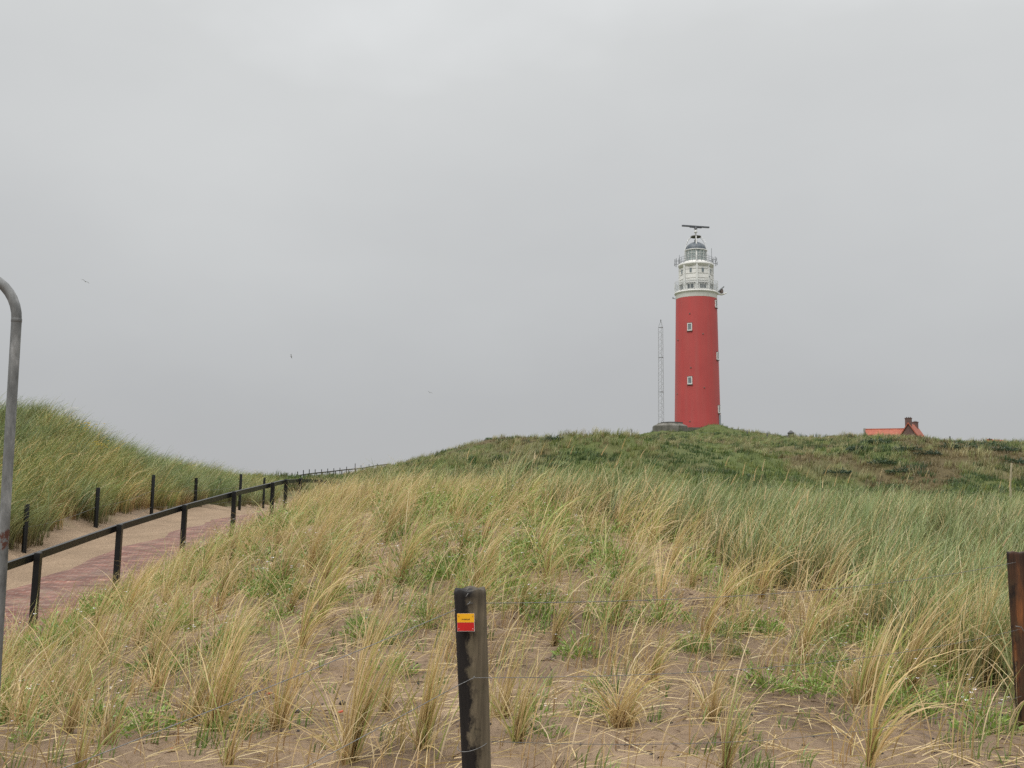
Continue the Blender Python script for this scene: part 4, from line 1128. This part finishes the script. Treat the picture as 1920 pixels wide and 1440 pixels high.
# ------------------------------------------------------------------ houses
def house(name, px, py_peak, d, yawdeg, half, drop, length, label):
    pk = P(px, py_peak, d); vaz = math.atan2(pk[0], pk[1])
    ang = -(vaz + math.radians(yawdeg))
    R = Matrix.Rotation(ang, 3, 'Z')      # local +y = ridge direction
    base = Vector((pk[0], pk[1], pk[2] - drop - 2.4))
    root = empty(name, base, label, 'house')
    def L(x, y, z): return Vector((pk[0], pk[1], pk[2])) + R @ Vector((x, y, 0)) + Vector((0, 0, z))
    w = MB()
    w.add([L(-half, 0, -drop), L(half, 0, -drop), L(0, 0, 0), L(-half, 0, -drop - 2.4), L(half, 0, -drop - 2.4), L(-half, length, -drop), L(half, length, -drop), L(0, length, 0), L(-half, length, -drop - 2.4), L(half, length, -drop - 2.4)],
          [(0, 1, 2), (3, 4, 1, 0), (5, 7, 6), (8, 5, 6, 9), (3, 0, 5, 8), (4, 9, 6, 1)])
    w.build('wall', MAT['housebrick'], root)
    rf = MB(); t = 0.16; o = 0.22
    sl = drop / half
    for s in (-1, 1):
        e = s * (half + 0.35)
        a = [L(0, -o, 0.05), L(e, -o, -drop - 0.35 * sl + 0.05), L(e, length + o, -drop - 0.35 * sl + 0.05), L(0, length + o, 0.05)]
        b = [p + Vector((0, 0, t * 1.6)) for p in a]
        rf.add(a + b, [(3, 2, 1, 0), (4, 5, 6, 7), (0, 1, 5, 4), (1, 2, 6, 5), (2, 3, 7, 6), (3, 0, 4, 7)])
    ro = rf.build('roof', MAT['rooftile'], root)
    return root, ro, L, R
s3 = 185 / F
hr, ro, L, R = house('house', 1703, 795, 185, 9, 2.1, 3.2, 9.0, 'brown brick house with steep red tile roof and two chimneys behind the dune')
def chimney(c, w, dp, h, R, par, pots):
    mb = MB().box(c + Vector((0, 0, h / 2)), (w, dp, h), R); mb.box(c + Vector((0, 0, h + 0.06)), (w + 0.12, dp + 0.12, 0.12), R)
    ch = mb.build('chimney', MAT['housebrick'], par)
    p = MB()
    for k in range(pots): p.lathe(c + R @ Vector(((k - (pots - 1) / 2) * 0.3, 0, 0)) + Vector((0, 0, h + 0.12)), [(0.09, 0), (0.08, 0.16)], 8)
    p.build('chimney_pots', MAT['dark'], ch)
chimney(L(-0.05, 0.55, -1.0), 1.02, 0.7, 1.95, R, ro, 3)
chimney(L(0.0, 7.2, -1.0), 0.95, 0.7, 1.75, R, ro, 2)
# low wing to the left with its own red roof
wa, wb = P(1622, 806.5, 188), P(1696, 805.5, 187)
wing = MB()
dv = Vector((wb[0] - wa[0], wb[1] - wa[1], 0)).normalized(); nv = Vector((dv.y, -dv.x, 0))
if nv.y > 0: nv = -nv
a, b = Vector(wa), Vector(wb)
for s in (1, -1):
    e = nv * (2.4 * s) + Vector((0, 0, -1.9))
    q = [a, b, b + e, a + e]; q2 = [p + Vector((0, 0, 0.14)) for p in q]
    wing.add(q + q2, [(0, 1, 2, 3), (7, 6, 5, 4), (0, 4, 5, 1), (1, 5, 6, 2), (2, 6, 7, 3), (3, 7, 4, 0)])
wing.build('wing_roof', MAT['rooftile'], hr)
ww = MB()
for c0, sgn in ((a, 1), (b, -1)):
    c1 = c0 + dv * 0.12 * sgn
    ww.add([c1, c1 + nv * 2.3 + Vector((0, 0, -1.86)), c1 + nv * 2.3 + Vector((0, 0, -4.4)), c1 - nv * 2.3 + Vector((0, 0, -4.4)), c1 - nv * 2.3 + Vector((0, 0, -1.86))], [(0, 1, 2, 3, 4)])
for s in (1, -1):
    e = nv * 2.3 * s
    ww.add([a + e + Vector((0, 0, -1.86)), b + e + Vector((0, 0, -1.86)), b + e + Vector((0, 0, -4.4)), a + e + Vector((0, 0, -4.4))], [(0, 1, 2, 3)])
ww.build('wing_wall', MAT['housebrick'], hr)
MB().box(a + Vector((-0.1, 0, -0.5)), (0.22, 0.5, 1.6)).build('wing_gable_end', MAT['stonecap'], hr)
rd = MB().tube([a + Vector((0, 0, 0.16)), b + Vector((0, 0, 0.16))], 0.09, 6); rd.build('wing_ridge', MAT['rooftile'], hr)
hr2, ro2, L2, R2 = house('house', 1852, 826.5, 205, 40, 1.6, 1.6, 4.0, 'tip of a second red roof showing over the dune at far right')
chimney(L2(0.1, 0.4, -0.5), 0.6, 0.5, 0.75, R2, ro2, 1)

# stone pillar with a pointed cap on the ridge
sp = P(1483, 822, 172); s4 = 172 / F
def z4(py): return float(P(1483, py, 172)[2])
pil = empty('stone_pillar', (sp[0], 172, z4(824)), 'squat stone pillar with a pointed cap on the ridge right of the lighthouse', 'pillar')
MB().box((sp[0], 172, z4(819)), (9.6 * s4, 0.8, 15 * s4)).build('shaft', MAT['concrete'], pil)
MB().lathe((sp[0], 172, 0), [(7.6 * s4, z4(812.5)), (7.6 * s4, z4(811.5)), (2 * s4, z4(807.5)), (0, z4(806.5))], 4, rot=math.pi / 4, smooth=False).build('cap', MAT['dark'], pil)

# ridge posts
def ground(x, y): return float(height(np.array([x]), np.array([y]))[0])
for px, pt, d, w, lab in ((1081, 824, 140, 0.09, 'stubby dark fence post on the ridge, farthest left of the lighthouse'), (1116, 820, 148, 0.1, 'dark ridge fence post just right of the stubby one farthest left'),
                          (1150.5, 813, 158, 0.09, 'fence post on the ridge left of the lighthouse, beside the slim tall post'), (1184.5, 805, 168, 0.08, 'slimmest and tallest fence post on the ridge left of the bunker'),
                          (1220.5, 810, 182, 0.09, 'short fence post touching the left side of the concrete bunker'), (1401, 807, 176, 0.1, 'short fence post on the slope just right of the lighthouse'),
                          (1438.5, 811, 174, 0.1, 'fence post on the ridge between the lighthouse and the stone pillar'), (1475.5, 816, 173, 0.08, 'thin post close to the left of the stone pillar'), (1512.5, 816, 170, 0.11, 'fence post on the ridge right of the stone pillar'), (1781, 818, 143, 0.1, 'small post on the ridge right of the house'),):
    t = P(px, pt, d); zg = min(ground(t[0], d) - 0.3, t[2] - 0.8)
    mb = MB().tube([(t[0], d, zg), (t[0], d, t[2] - 0.02), (t[0], d, t[2])], [w, w * 0.95, w * 0.7], 8)
    solo(mb, 'fence_post', MAT['dark'], (t[0], d, zg), lab, 'fence post', 'fence posts along the far ridge')
# pale stake at the far right
t = P(1897, 868, 70); b_ = P(1894, 908, 70)
mb = MB().tube([(b_[0], 70, b_[2] - 1.0), (b_[0], 70, b_[2]), (t[0], 70, t[2])], [0.07, 0.065, 0.06], 8)
solo(mb, 'stake', MAT['oldstake'], (b_[0], 70, b_[2] - 1.0), 'pale weathered stake leaning against the dark far dune at right', 'stake')

# ------------------------------------------------------------------ handrail beside the path
hb = RAIL[1]
hrl = empty('handrail', (hb[0], hb[1], hb[2] - 1.0), 'black wooden handrail on square posts climbing beside the brick path', 'handrail')
tops = [Vector(p) for p in RAIL]
for p in tops:
    mb = MB(); foot = p + Vector((-0.03, 0, -1.35))
    mb.beam(foot, p + Vector((0, 0, 0.01)), 0.08, 0.08, up=(0, 1, 0)); mb.build('post', MAT['black_wood'], hrl)
for p, q in zip(tops[:-1], tops[1:]):
    o = Vector((-0.085, 0, -0.06)); dd = (q - p).normalized() * 0.0
    MB().beam(p + o, q + o, 0.055, 0.092).build('rail', MAT['black_wood'], hrl)
# far part of the railing
fr_pts = [(548, 898.5, 104), (551, 895.5, 107), (556, 892.5, 110), (563, 890.3, 114), (572, 888.8, 118), (583, 887.3, 122), (594, 886, 126), (605, 885, 130), (617, 883.8, 134), (629, 882.4, 138), (641, 880.9, 142), (654, 879.6, 146), (667, 878.6, 150), (680, 877.2, 154), (694, 874.6, 158), (708, 872.2, 162), (720, 870.8, 165), (733, 869.6, 168)]
ft = [Vector(P(*a)) for a in fr_pts]
fh = empty('handrail', ft[0] + Vector((0, 0, -1)), 'distant dark handrail curving up the skyline towards the lighthouse dune', 'handrail')
for p in ft:
    zg = ground(p.x, p.y)
    MB().beam(Vector((p.x, p.y, min(zg - 0.2, p.z - 0.9))), p, 0.1, 0.1, up=(0, 1, 0)).build('post', MAT['black_wood'], fh)
for p, q in zip(ft[:-1], ft[1:]):
    MB().beam(p + Vector((0, -0.09, -0.05)), q + Vector((0, -0.09, -0.05)), 0.07, 0.13).build('rail', MAT['black_wood'], fh)

# ------------------------------------------------------------------ wire fence at the foot of the left dune
lf = [Vector(p) for p in LF] 
lfo = empty('wire_fence', lf[0] + Vector((0, 0, -1.3)), 'wire fence on round black posts along the foot of the left dune', 'fence')
hts = [1.55, 1.55, 1.5, 1.4, 1.3, 1.3]
for p, h in zip(lf, hts):
    MB().tube([p + Vector((-0.02, 0, -h)), p + Vector((0, 0, -0.02)), p], [0.046, 0.046, 0.04], 10).build('post', MAT['black_wood'], lfo)
for dz in (-0.42, -0.85):
    mb = MB(); pl = []
    for p, q in zip(lf[:-1], lf[1:]):
        pl += [p.lerp(q, t) + Vector((0, -0.075, dz - 0.06 * 4 * t * (1 - t))) for t in np.linspace(0, 1, 8)[:-1]]
    pl.append(lf[-1] + Vector((0, -0.075, dz)))
    mb.tube(pl, 0.003, 5); mb.build('wire', MAT['wire'], lfo)
# two older posts half sunk in the dune grass
for px, pt, d, lab in ((368, 896, 32.4, 'black post half buried in the grass at the dune foot, taller of two'), (412.5, 897, 36.4, 'small black post almost swallowed by dune grass near the dune tip')):
    t = P(px, pt, d); zg = t[2] - 1.3
    solo(MB().tube([(t[0], d, zg), (t[0], d, t[2])], [0.05, 0.046], 10), 'fence_post', MAT['black_wood'], (t[0], d, zg), lab, 'fence post', 'posts in the dune grass')
# tall thin posts running with the distant handrail
tp = [(488, 892.5, 92), (501, 891.5, 95), (508, 890.5, 97), (517.5, 890, 99), (527, 888, 101), (537, 887.5, 103), (547.5, 886.5, 106), (558, 884, 109), (569, 881.5, 113), (580, 880, 117), (591, 880, 121), (603, 880, 125), (614.5, 878.5, 129), (626, 878, 133), (637.5, 877, 137), (650, 875, 141), (666, 869, 146), (677, 872.5, 150), (692, 870.5, 155), (708, 869.5, 160)]
tv = [Vector(P(a, b, c + 3)) for a, b, c in tp]
tf = empty('wire_fence', tv[0] + Vector((0, 0, -1.4)), 'line of thin dark fence posts beside the distant handrail on the skyline', 'fence')
for p in tv:
    zg = min(ground(p.x, p.y) - 0.2, p.z - 1.0)
    MB().tube([Vector((p.x, p.y, zg)), p], 0.045, 6).build('post', MAT['black_wood'], tf)
mb = MB().tube([p + Vector((0, 0, -0.5)) for p in tv], 0.006, 4); mb.build('wire', MAT['wire'], tf)

# ------------------------------------------------------------------ near wire fence: marker post, brown post
def round_post(top, foot, r0_, r1_, name, mat, par, seg=28):
    """slightly irregular round post with chamfered top and a long check"""
    top = Vector(top); foot = Vector(foot); ax = (top - foot); H = ax.length; ax.normalize()
    xx = Vector((1, 0, 0)); xx = (xx - ax * xx.dot(ax)).normalized(); yy = ax.cross(xx)
    vs = []; fs = []
    zs = list(np.linspace(0, H - 0.02, 40)) + [H - 0.012, H - 0.004, H]
    for i, z in enumerate(zs):
        k = z / H
        rr = r1_ + (r0_ - r1_) * k
        if z > H - 0.006: rr *= 0.975
        if i == len(zs) - 1: rr *= 0.95
        for j in range(seg):
            a = 2 * math.pi * j / seg
            w = 1 + 0.018 * math.sin(3 * a + 1.3) + 0.010 * math.sin(7 * a + 4 * k) + 0.006 * math.sin(13 * a + 9 * k)
            dcr = abs(((a - math.radians(288)) + math.pi) % (2 * math.pi) - math.pi)      # the check
            if dcr < 0.13: w *= 1 - 0.2 * (1 - dcr / 0.13) * min(1, max(0, (k - 0.15) * 3))
            zz = z + (0.004 * math.sin(5 * a) if i >= len(zs) - 2 else 0)
            vs.append(foot + ax * zz + (xx * math.cos(a) + yy * math.sin(a)) * rr * w)
    for i in range(len(zs) - 1):
        for j in range(seg):
            l = (j + 1) % seg
            fs.append((i * seg + j, i * seg + l, (i + 1) * seg + l, (i + 1) * seg + j))
    mb = MB(); mb.add(vs, fs, True)
    tv_ = vs[-seg:]; c = sum(tv_, Vector()) / seg - ax * 0.004
    mb.add(tv_ + [c], [(i, (i + 1) % seg, seg) for i in range(seg)], False)
    o = mb.build(name, mat)
    o.data.transform(Matrix.Translation(-foot)); o.parent = par; o.location = foot - wloc(par)
    return o
pm_top = Vector(P(880.5, 1104, 3.7)); pm_foot = Vector(P(893, 1440, 3.74)); ax = (pm_foot - pm_top); pm_foot = pm_top + ax * 2.25
nf = empty('wire_fence', pm_foot, 'near wire fence with a weathered marker post and a wet brown post on sand', 'fence')
p1 = round_post(pm_top, pm_foot, 0.0535, 0.041, 'post', MAT['post'], nf); p1['label'] = 'weathered grey-brown post with a black stained side'
rt = Vector(P(1906, 1035, 6.8)); rf_ = Vector(P(1926, 1374, 6.8)); rf_ = rt + (rf_ - rt) * 1.25
p2 = round_post(rt, rf_, 0.058, 0.054, 'post', MAT['wetpost'], nf); p2['label'] = 'wet dark brown post with orange streaks'
lt = Vector((-1.62, 2.3, -0.68)); p3 = round_post(lt, lt + Vector((0.02, 0, -1.25)), 0.05, 0.045, 'post', MAT['post'], nf)
def wire(pa, pb, sag, n=26):
    return [Vector(pa).lerp(Vector(pb), t) + Vector((0, 0, -sag * 4 * t * (1 - t))) for t in np.linspace(0, 1, n)]
def fr(px, py): return Vector(P(px, py, 3.7 - 0.056))
w1a, w2a = fr(880, 1131), fr(888, 1271)
w1r, w2r = Vector(P(1905, 1054, 6.74)), Vector(P(1912, 1180, 6.74))
w1l, w2l = Vector((-1.6, 2.26, -0.80)), Vector((-1.6, 2.26, -1.12))
left_knee1, left_knee2 = Vector(P(852, 1144, 3.69)), Vector(P(859, 1285, 3.69))
for pa, kn, pl_, pr_, sg in ((w1a, left_knee1, w1l, w1r, 0.06), (w2a, left_knee2, w2l, w2r, 0.07)):
    path = list(reversed(wire(pl_, kn, 0.015)))[::-1] + [pa] + wire(pa, pr_, sg, 40)[1:]
    MB().tube(path, 0.0012, 6).build('wire', MAT['wire'], nf)
# third wire wrapped low round the marker post
low = []
for t in np.linspace(-200, 20, 18):
    a = math.radians(t)
    c = Vector(P(886, 1398, 3.72))
    low.append(c + Vector((0.049 * math.cos(a), 0.049 * math.sin(a), 0.012 * math.cos(a * 1.3))))
low += wire(low[-1], Vector(P(1916, 1305, 6.74)), 0.1, 30)[1:]
MB().tube(low, 0.0012, 6).build('wire', MAT['wire'], nf)
st = MB()
for q in (w1a, w2a, fr(876, 1116), fr(876.5, 1106)):
    st.tube([q + Vector((-0.004, -0.003, -0.004)), q + Vector((0, -0.006, 0.001)), q + Vector((0.003, -0.003, 0.006))], 0.0014, 5)
st.tube([w2r + Vector((-0.03, -0.01, 0.02)), w2r + Vector((0.0, -0.02, 0.015)), w2r + Vector((0.02, -0.01, -0.01))], 0.003, 5)
st.build('staples', MAT['wire'], nf)

# trail marker nailed to the post
mc = Vector(P(873.5, 1167, 3.7 - 0.062))
mk = empty('trail_marker', mc, 'small square trail marker, yellow over red, nailed to the weathered post', 'sign')
Rm = Matrix.Rotation(math.radians(-7), 3, 'Z') @ Matrix.Rotation(math.radians(-1.5), 3, 'Y')
h_ = 0.0285
def mloc(x, y, z): return mc + Rm @ Vector((x, y, z))
MB().box(mc, (2 * h_, 0.0024, 2 * h_), Rm).build('plate', MAT['signback'], mk)
MB().box(mloc(-0.0002, -0.0016, h_ * 0.5), (2 * h_ - 0.0012, 0.001, h_ - 0.0006), Rm).build('yellow_field', MAT['signyellow'], mk)
MB().box(mloc(-0.0004, -0.0016, -h_ * 0.5 + 0.0006), (2 * h_ - 0.0022, 0.001, h_ - 0.0022), Rm).build('red_field', MAT['signred'], mk)
for sx in (-1, 1):
    for sz, mm in ((1, 'dark'), (-1, 'signback')):
        MB().lathe(mloc(sx * h_ * 0.8, -0.0022, sz * h_ * 0.72), [(0.0, -0.0012), (0.0012, -0.0009), (0.0016, 0), (0.0012, 0.0009), (0, 0.0012)], 8, cap=False).build('nail', MAT[mm], mk)
tcv = bpy.data.curves.new('lettering', 'FONT'); tcv.body = 'streekpad'; tcv.size = 0.0068; tcv.align_x = 'CENTER'; tcv.extrude = 0.0002
tob = bpy.data.objects.new('lettering_tmp', tcv); COL.objects.link(tob)
bpy.context.view_layer.update()
tme = bpy.data.meshes.new_from_object(tob.evaluated_get(bpy.context.evaluated_depsgraph_get()))
bpy.data.objects.remove(tob)
tme.materials.clear(); tme.materials.append(MAT['ink'])
to = link('lettering', tme); to.parent = mk
to.matrix_local = Matrix.Translation(Rm @ Vector((0.0, -0.0026, h_ * 0.30))) @ Rm.to_4x4() @ Matrix.Rotation(math.pi / 2, 4, 'X')

# ------------------------------------------------------------------ bent galvanised tube at the left edge
g0 = Vector(P(31, 600, 5.4)); rB = 0.236
pts_ = [Vector((g0.x, g0.y, -1.75)), Vector((g0.x, g0.y, -1.0)), Vector((g0.x, g0.y, -0.4)), Vector((g0.x, g0.y, 0.3)), Vector((g0.x, g0.y, g0.z - 0.02))]
for t in range(0, 181, 9):
    a = math.radians(t)
    pts_.append(Vector((g0.x - rB + rB * math.cos(a), g0.y, g0.z + rB * math.sin(a))))
pts_ += [Vector((g0.x - 2 * rB, g0.y, g0.z - 0.5)), Vector((g0.x - 2 * rB, g0.y, -1.75))]
gt = empty('tube_hoop', (g0.x, g0.y, -1.75), 'tall bent galvanised steel tube with a rusty scar at the left edge', 'steel hoop')
MB().tube(pts_, 0.0245, 20).build('tube', MAT['galv'], gt)
MB().lathe((g0.x, g0.y, g0.z), [(0.0246, -0.012), (0.0256, -0.010), (0.0256, 0.006), (0.0246, 0.008)], 24, cap=False).build('weld_collar', MAT['galv'], gt)

# ------------------------------------------------------------------ gulls
def gull(px, py, d, span, bank, head, dip, label):
    c = Vector(P(px, py, d))
    root = empty('gull', c, label, 'bird', 'gulls in the grey sky')
    Rg = Matrix.Rotation(head, 3, 'Z') @ Matrix.Rotation(bank, 3, 'Y')
    mb = MB()
    mb.tube([Rg @ Vector((0, y, z)) for y, z in ((-0.26, 0), (-0.2, 0.01), (-0.05, 0), (0.12, 0), (0.2, 0.02), (0.26, 0.02), (0.31, 0.01))], [0.02, 0.06, 0.085, 0.075, 0.05, 0.045, 0.012], 10)
    for s in (-1, 1):
        prof = [(0.03, 0.10, -0.10, 0.02), (0.3, 0.13, -0.06, 0.12 - dip * 0.0), (0.5, 0.06, -0.1, 0.10), (span / 2, -0.12, -0.16, 0.10 - dip)]
        vs = []
        for x, yf, yb, z in prof:
            for yy, tk in ((yf, 0.014), (yb, 0.006)):
                vs += [Rg @ Vector((s * x, yy, z + tk)), Rg @ Vector((s * x, yy, z - tk))]
        fs = []
        for i in range(3):
            b = i * 4
            fs += [(b, b + 4, b + 6, b + 2), (b + 1, b + 3, b + 7, b + 5), (b, b + 1, b + 5, b + 4), (b + 2, b + 6, b + 7, b + 3)]
        fs.append((12, 13, 15, 14)); fs.append((0, 2, 3, 1))
        mb.add(vs, fs)
    mb.build('body', MAT['gull'], root, world=False)
gull(160, 528, 175, 1.35, math.radians(24), math.radians(25), 0.16, 'gull gliding with drooped wings high at the left of the sky')
gull(546, 668, 260, 1.1, math.radians(60), math.radians(80), 0.1, 'tiny dark gull seen end-on in mid sky, smallest of the gulls')
gull(806, 736, 260, 1.3, math.radians(18), math.radians(20), 0.12, 'faint gull with spread wings low over the far dune')

# ------------------------------------------------------------------ light, sky, haze
SUN_EL, SUN_AZ = math.radians(52), math.radians(215)      # compass angle from +y, clockwise: behind the camera, to the left
sl = bpy.data.lights.new('sun', 'SUN'); sl.energy = 1.5; sl.angle = math.radians(35); sl.color = (1, 0.97, 0.93)
so = bpy.data.objects.new('sun', sl); COL.objects.link(so)
dirv = Vector((math.sin(SUN_AZ) * math.cos(SUN_EL), math.cos(SUN_AZ) * math.cos(SUN_EL), math.sin(SUN_EL)))
so.rotation_euler = dirv.to_track_quat('Z', 'Y').to_euler(); so.location = dirv * 60

wd = bpy.data.worlds.new('World'); scene.world = wd; wd.use_nodes = True
nt = wd.node_tree; nt.nodes.clear()
wo = nt.nodes.new('ShaderNodeOutputWorld'); bg = nt.nodes.new('ShaderNodeBackground'); nt.links.new(bg.outputs[0], wo.inputs[0])
bg.inputs['Strength'].default_value = 0.1
sky = nt.nodes.new('ShaderNodeTexSky'); sky.sky_type = 'NISHITA'; sky.sun_disc = False; sky.sun_elevation = SUN_EL; sky.sun_rotation = SUN_AZ
tc = nt.nodes.new('ShaderNodeTexCoord'); sx = nt.nodes.new('ShaderNodeSeparateXYZ'); nt.links.new(tc.outputs['Generated'], sx.inputs[0])
n1 = noise(nt, tc.outputs['Generated'], 1.9, 5, 0.5, (1, 1, 2.0))
ad = N(nt, 'ShaderNodeMath', operation='MULTIPLY_ADD'); nt.links.new(n1, ad.inputs[0]); ad.inputs[1].default_value = 0.38; nt.links.new(sx.outputs['Z'], ad.inputs[2])
sb = N(nt, 'ShaderNodeMath', operation='SUBTRACT'); nt.links.new(ad.outputs[0], sb.inputs[0]); sb.inputs[1].default_value = 0.17
col = ramp(nt, sb.outputs[0], [(0.0, (0.45, 0.456, 0.466)), (0.10, (0.482, 0.49, 0.498)), (0.22, (0.542, 0.553, 0.558)), (0.42, (0.655, 0.668, 0.668)), (0.62, (0.95, 0.97, 0.98)), (1.0, (1.0, 1.0, 1.0))])
zb2 = N(nt, 'ShaderNodeMapRange'); zb2.inputs[1].default_value = 0.5; zb2.inputs[2].default_value = 1.0; zb2.inputs[3].default_value = 10.0; zb2.inputs[4].default_value = 26.0
nt.links.new(sx.outputs['Z'], zb2.inputs[0])
vm = N(nt, 'ShaderNodeVectorMath', operation='SCALE'); nt.links.new(col, vm.inputs[0]); nt.links.new(zb2.outputs[0], vm.inputs['Scale'])
mixed = mixc(nt, 0.03, vm.outputs[0], sky.outputs[0])
nt.links.new(mixed, bg.inputs[0])

HAZE = 0.0
if HAZE > 0:
    m = bpy.data.materials.new('damp_air'); m.use_nodes = True; t_ = m.node_tree; t_.nodes.clear()
    o_ = t_.nodes.new('ShaderNodeOutputMaterial'); pv = t_.nodes.new('ShaderNodeVolumePrincipled')
    pv.inputs['Density'].default_value = HAZE; pv.inputs['Color'].default_value = (0.93, 0.94, 0.95, 1)
    t_.links.new(pv.outputs[0], o_.inputs['Volume'])
    solo(MB().box((0, 130, 24), (640, 560, 64)), 'haze', m, (0, 130, -8), 'thin damp haze over the dunes', 'haze', kind='stuff')

scene.render.engine = 'CYCLES'
scene.cycles.max_bounces = 6; scene.cycles.diffuse_bounces = 3; scene.cycles.transparent_max_bounces = 12
scene.cycles.volume_bounces = 1
scene.cycles.use_denoising = False
scene.view_settings.view_transform = 'Standard'; scene.view_settings.look = 'None'
scene.view_settings.exposure = 0.0; scene.view_settings.gamma = 1.0
